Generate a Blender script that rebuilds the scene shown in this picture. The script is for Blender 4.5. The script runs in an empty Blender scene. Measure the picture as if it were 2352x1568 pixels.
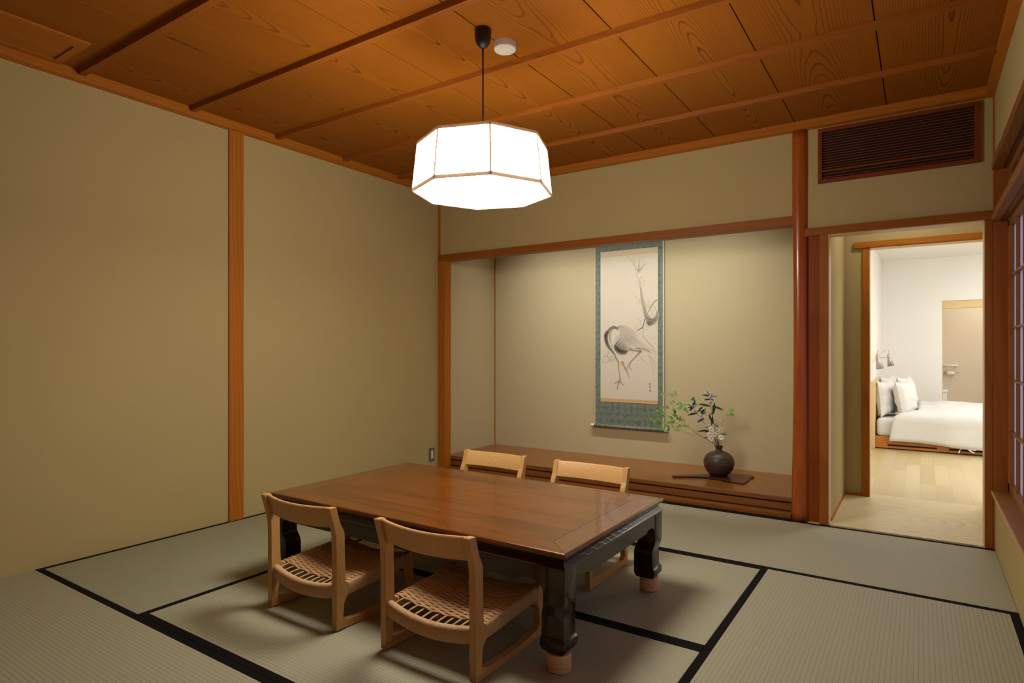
import bpy, bmesh, math, random
from mathutils import Vector, Matrix
random.seed(7)
PI = math.pi
scn = bpy.context.scene
COL = scn.collection

# ------------------------------------------------------------------ helpers
def link(o, parent=None):
    COL.objects.link(o)
    if parent is not None:
        o.parent = parent
    return o

def tag(o, label=None, cat=None, group=None, kind=None):
    if label: o['label'] = label
    if cat: o['category'] = cat
    if group: o['group'] = group
    if kind: o['kind'] = kind
    return o

def thing(name, label, cat, loc=(0, 0, 0), rz=0.0, group=None):
    o = bpy.data.objects.new(name, None)
    o.empty_display_size = 0.1
    link(o)
    o.location = loc
    o.rotation_euler = (0, 0, rz)
    return tag(o, label, cat, group)

class MB:
    """collects faces; builds ONE mesh object"""
    def __init__(self):
        self.v = []; self.f = []; self.c = None; self.sm = []
    def add(self, vs, fs, smooth=False):
        n = len(self.v)
        self.v += [tuple(p) for p in vs]
        self.f += [tuple(i + n for i in f) for f in fs]
        self.sm += [smooth] * len(fs)
        return self
    def box(self, x0, x1, y0, y1, z0, z1, bev=0.0):
        if bev <= 0:
            vs = [(x, y, z) for x in (x0, x1) for y in (y0, y1) for z in (z0, z1)]
            fs = [(0, 1, 3, 2), (4, 6, 7, 5), (0, 4, 5, 1), (2, 3, 7, 6), (0, 2, 6, 4), (1, 5, 7, 3)]
            return self.add(vs, fs)
        bm = bmesh.new()
        bmesh.ops.create_cube(bm, size=1)
        for v in bm.verts:
            v.co = Vector(((x0 + x1) / 2 + v.co.x * (x1 - x0), (y0 + y1) / 2 + v.co.y * (y1 - y0), (z0 + z1) / 2 + v.co.z * (z1 - z0)))
        bmesh.ops.bevel(bm, geom=bm.edges[:], offset=bev, segments=2, profile=0.6, affect='EDGES')
        self.bm(bm)
        return self
    def bm(self, bm, smooth=False, M=None):
        bm.verts.index_update()
        vs = [(M @ v.co if M else v.co)[:] for v in bm.verts]
        fs = [tuple(v.index for v in f.verts) for f in bm.faces]
        bm.free()
        return self.add(vs, fs, smooth)
    def grid(self, rows, closed_u=False, closed_v=False, smooth=True, cap=False):
        """rows: list of lists of points"""
        n = len(rows); m = len(rows[0])
        vs = [p for r in rows for p in r]
        fs = []
        for i in range(n if closed_u else n - 1):
            for j in range(m if closed_v else m - 1):
                a = i * m + j; b = i * m + (j + 1) % m
                c = ((i + 1) % n) * m + (j + 1) % m; d = ((i + 1) % n) * m + j
                fs.append((a, b, c, d))
        if cap:
            fs.append(tuple(range(m - 1, -1, -1)))
            fs.append(tuple((n - 1) * m + j for j in range(m)))
        return self.add(vs, fs, smooth)
    def tube(self, pts, r, seg=8, cap=True):
        pts = [Vector(p) for p in pts]
        n = len(pts)
        rr = r if isinstance(r, (list, tuple)) else [r] * n
        rows = []
        prevn = None
        for i in range(n):
            t = (pts[min(i + 1, n - 1)] - pts[max(i - 1, 0)])
            if t.length < 1e-9: t = Vector((0, 0, 1))
            t.normalize()
            if prevn is None:
                a = Vector((0, 0, 1)) if abs(t.z) < 0.9 else Vector((1, 0, 0))
                nn = t.cross(a).normalized()
            else:
                nn = (prevn - t * prevn.dot(t)).normalized()
            prevn = nn
            b = t.cross(nn)
            rows.append([pts[i] + (nn * math.cos(2 * PI * k / seg) + b * math.sin(2 * PI * k / seg)) * rr[i] for k in range(seg)])
        return self.grid(rows, closed_v=True, cap=cap)
    def lathe(self, prof, cx=0, cy=0, seg=32, smooth=True):
        """prof: list of (r,z)"""
        rows = [[(cx + r * math.cos(2 * PI * k / seg), cy + r * math.sin(2 * PI * k / seg), z) for k in range(seg)] for r, z in prof]
        self.grid(rows, closed_v=True, smooth=smooth)
        return self
    def prism(self, poly, a0, a1, axis='x', bev=0.0, smooth=False):
        """extrude 2D poly. axis x: poly=(y,z); y: (x,z); z: (x,y)"""
        def P(p, a):
            if axis == 'x': return (a, p[0], p[1])
            if axis == 'y': return (p[0], a, p[1])
            return (p[0], p[1], a)
        bm = bmesh.new()
        A = [bm.verts.new(P(p, a0)) for p in poly]
        B = [bm.verts.new(P(p, a1)) for p in poly]
        n = len(poly)
        bm.faces.new(A[::-1]); bm.faces.new(B)
        for i in range(n):
            bm.faces.new((A[i], A[(i + 1) % n], B[(i + 1) % n], B[i]))
        bmesh.ops.recalc_face_normals(bm, faces=bm.faces[:])
        if bev > 0:
            ed = [e for e in bm.edges if (e.verts[0] in A) == (e.verts[1] in A)]
            bmesh.ops.bevel(bm, geom=ed, offset=bev, segments=2, profile=0.6, affect='EDGES')
        return self.bm(bm, smooth)
    def build(self, name, mat, parent=None, kind=None, smooth_angle=None, shift=None):
        me = bpy.data.meshes.new(name)
        vs = self.v
        if shift:
            vs = [(p[0] - shift[0], p[1] - shift[1], p[2] - shift[2]) for p in vs]
        me.from_pydata([tuple(p) for p in vs], [], self.f)
        bm = bmesh.new(); bm.from_mesh(me)
        bmesh.ops.recalc_face_normals(bm, faces=bm.faces[:])
        bm.to_mesh(me); bm.free()
        for i, p in enumerate(me.polygons):
            p.use_smooth = self.sm[i] if i < len(self.sm) else False
        if self.c is not None:
            at = me.color_attributes.new('ink', 'FLOAT_COLOR', 'POINT')
            for i, c in enumerate(self.c):
                at.data[i].color = (*c, 1)
        me.materials.append(mat)
        o = bpy.data.objects.new(name, me)
        if shift: o.location = shift
        link(o, parent)
        if smooth_angle:
            for p in me.polygons: p.use_smooth = True
            try: me.set_sharp_from_angle(angle=math.radians(smooth_angle))
            except Exception: pass
        if kind: o['kind'] = kind
        return o

def struct(name, mb, mat, parent=None, **k):
    o = mb.build(name, mat, parent, **k)
    if parent is None: o['kind'] = 'structure'
    return o

def copy_tree(o, parent=None):
    c = o.copy(); COL.objects.link(c)
    if parent is not None: c.parent = parent
    for ch in list(o.children): copy_tree(ch, c)
    return c

# ------------------------------------------------------------------ materials
def srgb(r, g, b):
    f = lambda c: (c / 255 / 12.92) if c / 255 <= 0.04045 else ((c / 255 + 0.055) / 1.055) ** 2.4
    return (f(r), f(g), f(b))

class NT:
    def __init__(self, name):
        self.m = bpy.data.materials.new(name); self.m.use_nodes = True
        self.t = self.m.node_tree; self.n = self.t.nodes; self.l = self.t.links
        self.b = self.n['Principled BSDF']
        self.out = self.n['Material Output']
    def node(self, typ, **k):
        x = self.n.new(typ)
        for a, v in k.items(): setattr(x, a, v)
        return x
    def put(self, sock, v):
        if hasattr(v, 'node'): self.l.new(v, sock)
        else: sock.default_value = v
    def math(self, op, a, b=None, c=None):
        x = self.node('ShaderNodeMath', operation=op)
        self.put(x.inputs[0], a)
        if b is not None: self.put(x.inputs[1], b)
        if c is not None: self.put(x.inputs[2], c)
        return x.outputs[0]
    def comb(self, x, y, z):
        c = self.node('ShaderNodeCombineXYZ')
        for i, v in enumerate((x, y, z)): self.put(c.inputs[i], v)
        return c.outputs[0]
    def coord(self, kind='Object'):
        return self.node('ShaderNodeTexCoord').outputs[kind]
    def sep(self, v):
        s = self.node('ShaderNodeSeparateXYZ'); self.l.new(v, s.inputs[0])
        return s.outputs[0], s.outputs[1], s.outputs[2]
    def noise(self, vec, scale, detail=4, rough=0.55, out='Fac'):
        x = self.node('ShaderNodeTexNoise')
        self.l.new(vec, x.inputs['Vector'])
        x.inputs['Scale'].default_value = scale; x.inputs['Detail'].default_value = detail
        x.inputs['Roughness'].default_value = rough
        return x.outputs[out]
    def ramp(self, fac, stops):
        r = self.node('ShaderNodeValToRGB')
        self.l.new(fac, r.inputs[0])
        e = r.color_ramp.elements
        while len(e) < len(stops): e.new(0.5)
        for el, (p, c) in zip(e, stops):
            el.position = p; el.color = (*c, 1) if len(c) == 3 else c
        return r.outputs[0]
    def mix(self, fac, a, b, mode='MIX'):
        x = self.node('ShaderNodeMix', data_type='RGBA', blend_type=mode)
        self.put(x.inputs[0], fac)
        for i, v in ((6, a), (7, b)):
            if hasattr(v, 'node'): self.l.new(v, x.inputs[i])
            else: x.inputs[i].default_value = (*v, 1)
        return x.outputs[2]
    def bump(self, h, strength=0.3, dist=0.01):
        x = self.node('ShaderNodeBump')
        x.inputs['Strength'].default_value = strength; x.inputs['Distance'].default_value = dist
        self.l.new(h, x.inputs['Height'])
        self.l.new(x.outputs[0], self.b.inputs['Normal'])
    def base(self, c):
        self.put(self.b.inputs['Base Color'], c if hasattr(c, 'node') else (*c, 1))
    def rough(self, r): self.put(self.b.inputs['Roughness'], r)

def mat_plain(name, col, rough=0.5, metal=0.0, spec=0.5, var=0.06, scale=20):
    t = NT(name)
    n = t.noise(t.coord(), scale, 3)
    c = t.mix(n, tuple(x * (1 - var) for x in col), tuple(min(1, x * (1 + var)) for x in col))
    t.base(c); t.rough(rough)
    t.b.inputs['Metallic'].default_value = metal
    t.b.inputs['Specular IOR Level'].default_value = spec
    return t.m

def mat_wood(name, c1, c2, c3, axis='x', off=(0.35, 0.2), freq=26, tilt=0.12, warp=0.02, rough=0.45, coat=0.0, bump=0.1, fibre=0.35, spec=0.5, line=0.55, streak=0.0):
    """c1 early wood, c2 late-wood line, c3 broad tint variation; grain runs along axis"""
    t = NT(name)
    x, y, z = t.sep(t.coord())
    a, b, c = {'x': (x, y, z), 'y': (y, x, z), 'z': (z, x, y)}[axis]
    lo = t.noise(t.comb(t.math('MULTIPLY', a, 0.9), t.math('MULTIPLY', b, 4), t.math('MULTIPLY', c, 4)), 1.6, 4)
    w = t.math('MULTIPLY', t.math('SUBTRACT', lo, 0.5), warp * 6)
    bb = t.math('ADD', t.math('ADD', b, off[0]), w)
    cc = t.math('ADD', t.math('ADD', c, off[1]), t.math('MULTIPLY', a, tilt))
    r = t.math('SQRT', t.math('ADD', t.math('MULTIPLY', bb, bb), t.math('MULTIPLY', cc, cc)))
    fr = t.math('FRACT', t.math('MULTIPLY', r, freq))
    ring = t.ramp(fr, [(0.0, (0, 0, 0)), (line, (0.12,) * 3), (0.9, (1, 1, 1)), (1.0, (0, 0, 0))])
    fib = t.noise(t.comb(t.math('MULTIPLY', a, 3), t.math('MULTIPLY', b, 160), t.math('MULTIPLY', c, 160)), 1.0, 3, 0.6)
    broad = t.noise(t.comb(t.math('MULTIPLY', a, 0.7), t.math('MULTIPLY', b, 9), t.math('MULTIPLY', c, 9)), 1.3, 3)
    col = t.mix(t.math('MULTIPLY', ring, 0.55), c1, c2)
    col = t.mix(t.math('MULTIPLY', broad, 0.8), col, c3)
    col = t.mix(t.math('MULTIPLY', fib, fibre), col, tuple(q * 0.55 for q in c1))
    if streak:
        st1 = t.noise(t.comb(t.math('MULTIPLY', a, 1.6), t.math('MULTIPLY', b, 55), t.math('MULTIPLY', c, 55)), 1.0, 5, 0.6)
        st2 = t.noise(t.comb(t.math('MULTIPLY', a, 1.1), t.math('MULTIPLY', b, 6), t.math('MULTIPLY', c, 6)), 1.4, 4)
        sk_ = t.ramp(t.math('ADD', t.math('MULTIPLY', st1, 0.75), t.math('MULTIPLY', st2, 0.4)), [(0.48, (1,) * 3), (0.58, (0.5,) * 3), (0.70, (0,) * 3)])
        col = t.mix(t.math('MULTIPLY', sk_, streak), col, tuple(q * 0.30 for q in c1))
    t.base(col)
    t.rough(t.math('ADD', rough - 0.05, t.math('MULTIPLY', fib, 0.1)))
    t.b.inputs['Coat Weight'].default_value = coat
    t.b.inputs['Coat Roughness'].default_value = 0.07
    t.b.inputs['Specular IOR Level'].default_value = spec
    if bump: t.bump(t.math('ADD', fib, ring), bump, 0.002)
    return t.m

def mat_ceiling():
    t = NT('ceiling_cedar')
    x, y, z = t.sep(t.coord())
    P = 0.468
    u = t.math('DIVIDE', t.math('ADD', x, 0.157 + 20 * P), P)
    idx = t.math('FLOOR', u)
    b = t.math('MULTIPLY', t.math('SUBTRACT', t.math('FRACT', u), 0.5), P)
    wn = t.node('ShaderNodeTexWhiteNoise', noise_dimensions='1D'); t.l.new(idx, wn.inputs['W'])
    rnd = wn.outputs['Value']
    yy = t.math('ADD', y, t.math('MULTIPLY', rnd, 3.0))
    lo = t.noise(t.comb(t.math('MULTIPLY', x, 1.6), t.math('MULTIPLY', yy, 0.75), idx), 2.0, 2, 0.4)
    fine = t.noise(t.comb(t.math('MULTIPLY', x, 9), t.math('MULTIPLY', yy, 3.0), idx), 2.0, 3, 0.5)
    w = t.math('ADD', t.math('MULTIPLY', t.math('SUBTRACT', lo, 0.5), 0.034), t.math('MULTIPLY', t.math('SUBTRACT', fine, 0.5), 0.006))
    bb = t.math('ADD', b, t.math('MULTIPLY', t.math('SUBTRACT', rnd, 0.5), 0.06))
    cone = t.math('ADD', t.math('MULTIPLY', t.math('SINE', t.math('MULTIPLY', yy, 1.5)), 0.05), t.math('ADD', w, 0.085))
    r = t.math('ADD', t.math('SQRT', t.math('ADD', t.math('MULTIPLY', bb, bb), t.math('MULTIPLY', cone, cone))), t.math('MULTIPLY', w, 0.15))
    fr = t.math('FRACT', t.math('MULTIPLY', r, 104))
    ring = t.ramp(fr, [(0.0, (0.0,) * 3), (0.74, (0.0,) * 3), (0.88, (0.9,) * 3), (0.94, (1,) * 3), (1.0, (0,) * 3)])
    near = t.ramp(t.math('ABSOLUTE', bb), [(0.0, (1,) * 3), (0.10, (0.95,) * 3), (0.16, (0.7,) * 3), (0.24, (0.55,) * 3)])
    fib = t.noise(t.comb(t.math('MULTIPLY', x, 150), t.math('MULTIPLY', y, 2.5), z), 1.0, 3, 0.6)
    broad = t.noise(t.comb(t.math('MULTIPLY', x, 5), t.math('MULTIPLY', y, 0.7), t.math('MULTIPLY', idx, 3.3)), 1.2, 3)
    c1 = srgb(170, 104, 28); c2 = srgb(62, 24, 4); c3 = srgb(150, 84, 20)
    col = t.mix(t.math('MULTIPLY', ring, t.math('MULTIPLY', near, 0.92)), c1, c2)
    col = t.mix(t.math('MULTIPLY', broad, 0.7), col, c3)
    col = t.mix(t.math('MULTIPLY', rnd, 0.3), col, c3)
    col = t.mix(t.math('MULTIPLY', fib, 0.25), col, c2)
    t.base(col); t.rough(0.55)
    t.b.inputs['Specular IOR Level'].default_value = 0.1
    t.bump(t.math('ADD', ring, fib), 0.08, 0.002)
    return t.m

def mat_plaster(name, col, bump=0.12):
    t = NT(name)
    v = t.coord()
    n = t.noise(v, 1.3, 4, 0.6); f = t.noise(v, 260, 4, 0.7)
    c = t.mix(n, tuple(q * 0.95 for q in col), tuple(q * 1.05 for q in col))
    c = t.mix(t.math('MULTIPLY', f, 0.16), c, tuple(q * 0.6 for q in col))
    t.base(c); t.rough(0.95)
    t.b.inputs['Specular IOR Level'].default_value = 0.15
    t.bump(f, bump, 0.002)
    return t.m

def mat_tatami(name, tint):
    """ridges run along the local x axis of each mat"""
    t = NT(name)
    x, y, z = t.sep(t.coord())
    p = 0.0148
    fr = t.math('FRACT', t.math('DIVIDE', y, p))
    q = t.math('SUBTRACT', t.math('MULTIPLY', fr, 2), 1)
    h = t.math('SUBTRACT', 1, t.math('POWER', t.math('ABSOLUTE', q), 2.5))
    groove = t.ramp(h, [(0.0, (1,) * 3), (0.22, (0.25,) * 3), (0.5, (0,) * 3)])
    row = t.math('FLOOR', t.math('DIVIDE', y, p))
    rush = t.noise(t.comb(t.math('MULTIPLY', x, 420), t.math('MULTIPLY', y, 14), row), 1.0, 2, 0.6)
    blot = t.noise(t.comb(t.math('MULTIPLY', x, 2), t.math('MULTIPLY', y, 2), 0), 1.7, 4)
    pale = t.noise(t.comb(t.math('MULTIPLY', x, 30), t.math('MULTIPLY', y, 3), row), 1.0, 2)
    c1 = tuple(a * b for a, b in zip((0.43, 0.435, 0.31), tint)); c2 = tuple(q_ * 0.62 for q_ in c1)
    col = t.mix(t.math('MULTIPLY', rush, 0.75), c1, c2)
    col = t.mix(t.math('MULTIPLY', blot, 0.3), col, tuple(a * b for a, b in zip((0.40, 0.345, 0.22), tint)))
    col = t.mix(t.math('MULTIPLY', pale, 0.22), col, (0.52, 0.49, 0.39))
    col = t.mix(t.math('MULTIPLY', groove, 0.5), col, (0.09, 0.082, 0.05))
    t.base(col); t.rough(0.62)
    t.b.inputs['Specular IOR Level'].default_value = 0.35
    t.bump(t.math('ADD', h, t.math('MULTIPLY', rush, 0.2)), 0.28, 0.003)
    return t.m

def mat_emit(name, col, strength):
    t = NT(name)
    t.n.remove(t.b)
    e = t.node('ShaderNodeEmission')
    e.inputs[0].default_value = (*col, 1); e.inputs[1].default_value = strength
    t.l.new(e.outputs[0], t.out.inputs[0])
    return t.m

def mat_paper_trans(name, col):
    t = NT(name)
    n = t.noise(t.coord(), 40, 4)
    c = t.mix(n, tuple(q * 0.96 for q in col), col)
    d = t.node('ShaderNodeBsdfDiffuse'); tr = t.node('ShaderNodeBsdfTranslucent'); m = t.node('ShaderNodeMixShader')
    t.l.new(c, d.inputs[0]); t.l.new(c, tr.inputs[0]); m.inputs[0].default_value = 0.6
    t.l.new(d.outputs[0], m.inputs[1]); t.l.new(tr.outputs[0], m.inputs[2]); t.l.new(m.outputs[0], t.out.inputs[0])
    t.n.remove(t.b)
    return t.m

def mat_cord():
    t = NT('paper_cord')
    x, y, z = t.sep(t.coord())
    tw = t.math('SINE', t.math('MULTIPLY', t.math('ADD', t.math('ADD', x, y), t.math('MULTIPLY', z, 1.6)), 1600))
    n = t.noise(t.coord(), 60, 3)
    col = t.mix(n, srgb(212, 178, 132), srgb(188, 150, 104))
    col = t.mix(t.math('MULTIPLY', t.math('ADD', t.math('MULTIPLY', tw, 0.5), 0.5), 0.18), col, srgb(120, 86, 52))
    t.base(col); t.rough(0.7); t.bump(tw, 0.15, 0.0006)
    return t.m

def mat_brocade():
    t = NT('teal_brocade')
    x, y, z = t.sep(t.coord())
    s = 52.0
    a = t.math('MULTIPLY', t.math('ADD', x, z), s); b = t.math('MULTIPLY', t.math('SUBTRACT', x, z), s)
    la = t.math('ABSOLUTE', t.math('SUBTRACT', t.math('FRACT', a), 0.5)); lb = t.math('ABSOLUTE', t.math('SUBTRACT', t.math('FRACT', b), 0.5))
    line = t.math('MINIMUM', la, lb)
    msk = t.ramp(line, [(0.0, (1,) * 3), (0.10, (1.0,) * 3), (0.17, (0,) * 3)])
    ca = t.math('FLOOR', t.math('DIVIDE', a, 3)); cb = t.math('FLOOR', t.math('DIVIDE', b, 3))
    chk = t.math('MODULO', t.math('ABSOLUTE', t.math('ADD', ca, t.math('MULTIPLY', cb, 1))), 2)
    n = t.noise(t.coord(), 26, 3)
    blk = t.math('GREATER_THAN', t.math('ADD', t.math('MULTIPLY', chk, 0.16), n), 0.52)
    fac = t.math('MULTIPLY', t.math('MULTIPLY', msk, t.math('ADD', t.math('MULTIPLY', blk, 0.7), 0.18)), 0.7)
    v = t.noise(t.coord(), 5, 3)
    teal = t.mix(v, (0.095, 0.150, 0.128), (0.125, 0.188, 0.160))
    col = t.mix(fac, teal, (0.40, 0.39, 0.31))
    t.base(col); t.rough(0.75)
    t.b.inputs['Specular IOR Level'].default_value = 0.2
    return t.m

def mat_ink():
    t = NT('sumi_ink_wash')
    a = t.node('ShaderNodeAttribute', attribute_name='ink')
    n = t.noise(t.coord(), 90, 4, 0.7)
    paper = (0.70, 0.65, 0.53)
    x = t.math('MULTIPLY', t.math('ADD', t.math('MULTIPLY', n, 0.5), 0.78), 1.0)
    mulv = t.node('ShaderNodeMix', data_type='RGBA', blend_type='MIX')
    t.l.new(t.math('MINIMUM', t.math('MULTIPLY', t.sep(a.outputs['Color'])[0], x), 1.0), mulv.inputs[0])
    mulv.inputs[6].default_value = (*paper, 1); mulv.inputs[7].default_value = (0.035, 0.033, 0.03, 1)
    red = t.mix(t.sep(a.outputs['Color'])[1], mulv.outputs[2], (0.80, 0.27, 0.12))
    t.base(red); t.rough(0.9)
    t.b.inputs['Specular IOR Level'].default_value = 0.1
    return t.m

WALL = mat_plaster('sand_plaster', (0.52, 0.422, 0.205))
ALC = mat_plaster('alcove_plaster', (0.57, 0.50, 0.31))
WHITE = mat_plaster('white_plaster', (0.82, 0.80, 0.75), 0.05)
BATH = mat_plaster('bath_plaster', (0.66, 0.58, 0.46), 0.04)
CEIL = mat_ceiling()
def hinoki(ax): return mat_wood('cedar_trim_' + ax, srgb(196, 124, 42), srgb(152, 84, 24), srgb(176, 100, 30), ax, off=(0.6, 0.4), freq=55, tilt=0.03, warp=0.01, rough=0.55, coat=0.0, spec=0.15)
TX, TY, TZ = hinoki('x'), hinoki('y'), hinoki('z')
BEAM = mat_wood('ceiling_batten_wood', srgb(166, 98, 32), srgb(120, 62, 18), srgb(144, 78, 22), 'x', off=(0.6, 0.4), freq=60, tilt=0.03, rough=0.55, spec=0.15)
PILLAR = mat_wood('polished_log', srgb(186, 96, 28), srgb(132, 56, 14), srgb(162, 74, 20), 'z', off=(0.6, 0.1), freq=50, tilt=0.02, warp=0.015, rough=0.28, coat=0.25)
DARKW = mat_wood('dark_post_wood', srgb(152, 76, 24), srgb(106, 46, 12), srgb(130, 60, 16), 'z', off=(0.5, 0.3), freq=60, tilt=0.02, rough=0.45, spec=0.2)
DTRIM = mat_wood('door_trim_wood', srgb(172, 104, 44), srgb(128, 68, 22), srgb(150, 84, 32), 'z', off=(0.5, 0.3), freq=60, tilt=0.02, rough=0.5, spec=0.2)
DTRIMX = mat_wood('lintel_wood', srgb(168, 100, 38), srgb(124, 64, 20), srgb(146, 80, 26), 'x', off=(0.5, 0.3), freq=60, tilt=0.02, rough=0.5, spec=0.2)
DTRIMY = mat_wood('window_rail_wood', srgb(162, 110, 60), srgb(118, 72, 34), srgb(140, 90, 44), 'y', off=(0.5, 0.3), freq=60, tilt=0.02, rough=0.45, spec=0.3)
GRILLW = mat_wood('grille_wood', srgb(142, 66, 22), srgb(100, 42, 12), srgb(122, 52, 16), 'x', off=(0.5, 0.3), freq=60, tilt=0.02, rough=0.5, spec=0.2)
SHELFW = mat_wood('alcove_board_wood', srgb(152, 94, 36), srgb(96, 52, 18), srgb(126, 72, 24), 'x', off=(0.05, 0.3), freq=34, tilt=0.08, warp=0.03, rough=0.32, coat=0.25)
TABLE = mat_wood('table_top_wood', srgb(148, 82, 20), srgb(60, 25, 8), srgb(106, 50, 12), 'x', off=(0.5, 0.35), freq=95, tilt=0.03, warp=0.012, rough=0.26, coat=0.4, fibre=0.75, streak=1.0, spec=0.35)
TABLEY = mat_wood('table_end_wood', srgb(138, 76, 24), srgb(66, 28, 10), srgb(106, 52, 16), 'y', off=(0.5, 0.35), freq=95, tilt=0.03, warp=0.012, rough=0.26, coat=0.5, fibre=0.75, streak=0.7)
LACQ = mat_wood('black_brown_lacquer', srgb(34, 18, 10), srgb(18, 9, 6), srgb(46, 22, 10), 'x', off=(0.5, 0.4), freq=40, tilt=0.03, rough=0.2, coat=0.2, fibre=0.3, spec=0.45)
OAK = mat_wood('chair_oak', srgb(212, 168, 106), srgb(184, 134, 76), srgb(200, 150, 88), 'z', off=(0.4, 0.3), freq=150, tilt=0.03, rough=0.45, fibre=0.3)
OAKX = mat_wood('chair_oak_back', srgb(214, 170, 108), srgb(190, 142, 84), srgb(204, 156, 94), 'x', off=(0.06, -0.40), freq=170, tilt=0.09, warp=0.014, rough=0.45, fibre=0.28)
OAKY = mat_wood('chair_oak_runner', srgb(206, 160, 98), srgb(178, 126, 70), srgb(194, 142, 82), 'y', off=(0.4, 0.3), freq=150, tilt=0.03, rough=0.45, fibre=0.3)
RISER = mat_wood('riser_wood', srgb(230, 196, 148), srgb(204, 162, 112), srgb(220, 182, 132), 'z', off=(0.3, 0.3), freq=70, tilt=0.02, rough=0.5)
HALLW = mat_wood('pale_hall_board', srgb(228, 214, 172), srgb(160, 118, 64), srgb(216, 198, 150), 'x', off=(-4.45, 0.10), freq=52, tilt=0.22, warp=0.05, rough=0.4, fibre=0.15)
SILL_LIT = mat_wood('lit_sill_wood', srgb(206, 158, 92), srgb(172, 120, 60), srgb(190, 138, 74), 'y', off=(0.5, 0.3), freq=50, tilt=0.03, rough=0.45)
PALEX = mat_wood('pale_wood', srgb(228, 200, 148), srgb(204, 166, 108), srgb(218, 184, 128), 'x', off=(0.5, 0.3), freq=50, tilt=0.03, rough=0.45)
CORD = mat_cord()
TAT = mat_tatami('tatami_rush', (1, 1, 1))
TAT_SHEEN = mat_tatami('tatami_rush_sheen_tint', (0.84, 0.88, 0.86))  # rush sheen put into the colour as a darker, greener tint
HERI = mat_plain('black_tatami_border', (0.007, 0.0065, 0.007), 0.9, spec=0.12, scale=300, var=0.4)
BLACK = mat_plain('black_satin', (0.012, 0.012, 0.013), 0.4)
DARKGAP = mat_plain('dark_recess', (0.01, 0.008, 0.006), 0.9)
WHITEP = mat_plain('white_plastic', (0.78, 0.77, 0.74), 0.4)
GREYM = mat_plain('grey_switch_plate', (0.20, 0.185, 0.165), 0.45, 0.3)
def mat_frame():
    t = NT('thin_lamp_frame')
    d = t.node('ShaderNodeBsdfDiffuse'); tr = t.node('ShaderNodeBsdfTranslucent'); m = t.node('ShaderNodeMixShader')
    d.inputs[0].default_value = (0.66, 0.56, 0.46, 1); tr.inputs[0].default_value = (0.8, 0.68, 0.55, 1)
    m.inputs[0].default_value = 0.17
    t.l.new(d.outputs[0], m.inputs[1]); t.l.new(tr.outputs[0], m.inputs[2]); t.l.new(m.outputs[0], t.out.inputs[0])
    t.n.remove(t.b)
    return t.m
FRAMEM = mat_frame()
SHADE = mat_emit('lamp_paper_lit', (1.0, 0.91, 0.75), 33.0)
BULB = mat_emit('lamp_bulb_lit', (1.0, 0.85, 0.62), 85.0)
LINEN = mat_plain('white_linen', (0.68, 0.665, 0.63), 0.9, spec=0.1, var=0.02)
BRASS = mat_plain('brass', (0.80, 0.66, 0.32), 0.25, 1.0)
NICKEL = mat_plain('grey_lamp_metal', (0.42, 0.40, 0.36), 0.35, 0.6)
BEDW = mat_wood('bed_wood', srgb(200, 128, 54), srgb(160, 94, 36), srgb(184, 112, 46), 'x', off=(0.5, 0.3), freq=50, tilt=0.03, rough=0.4)
SHOJI = mat_paper_trans('shoji_paper', (0.82, 0.82, 0.86))
PAPERM = mat_plain('scroll_paper', (0.70, 0.65, 0.53), 0.9, spec=0.1, var=0.03, scale=8)
TANSILK = mat_plain('tan_silk_strip', (0.62, 0.43, 0.20), 0.7, var=0.12, scale=120)
IVORY = mat_plain('ivory_knob', (0.75, 0.72, 0.64), 0.35)
BROC = mat_brocade(); INK = mat_ink()
def mat_vase():
    t = NT('dark_stoneware')
    x, y, z = t.sep(t.coord())
    n = t.noise(t.comb(t.math('MULTIPLY', x, 3), t.math('MULTIPLY', y, 3), t.math('MULTIPLY', z, 60)), 3, 4, 0.6)
    m = t.noise(t.coord(), 14, 4)
    col = t.ramp(n, [(0.3, (0.03, 0.02, 0.012)), (0.55, (0.075, 0.05, 0.029)), (0.75, (0.15, 0.105, 0.062))])
    col = t.mix(t.math('MULTIPLY', m, 0.4), col, (0.03, 0.02, 0.016))
    t.base(col); t.rough(0.42); t.bump(n, 0.25, 0.002)
    return t.m
VASE = mat_vase()
PLATEW = mat_wood('dark_plate_wood', srgb(92, 34, 16), srgb(50, 16, 8), srgb(76, 26, 12), 'x', off=(-4.4, 0.1), freq=40, tilt=0.05, rough=0.35, coat=0.2)
BARK = mat_plain('bark_edge', (0.012, 0.008, 0.006), 0.9, var=0.6, scale=150)
TWIG = mat_plain('brown_twig', (0.12, 0.07, 0.035), 0.7)
GSTEM = mat_plain('green_stem', (0.05, 0.08, 0.025), 0.6)
LEAFL = mat_plain('light_green_leaf', (0.22, 0.44, 0.08), 0.5, var=0.35, scale=25)
LEAFD = mat_plain('dark_green_leaf', (0.02, 0.065, 0.02), 0.45, var=0.3, scale=25)
PURP = mat_plain('lilac_petal', (0.62, 0.56, 0.72), 0.6, var=0.3, scale=60)
PETAL = mat_plain('white_petal', (0.80, 0.79, 0.72), 0.6)
YELLOW = mat_plain('yellow_green_disc', (0.42, 0.42, 0.08), 0.6)
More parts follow.
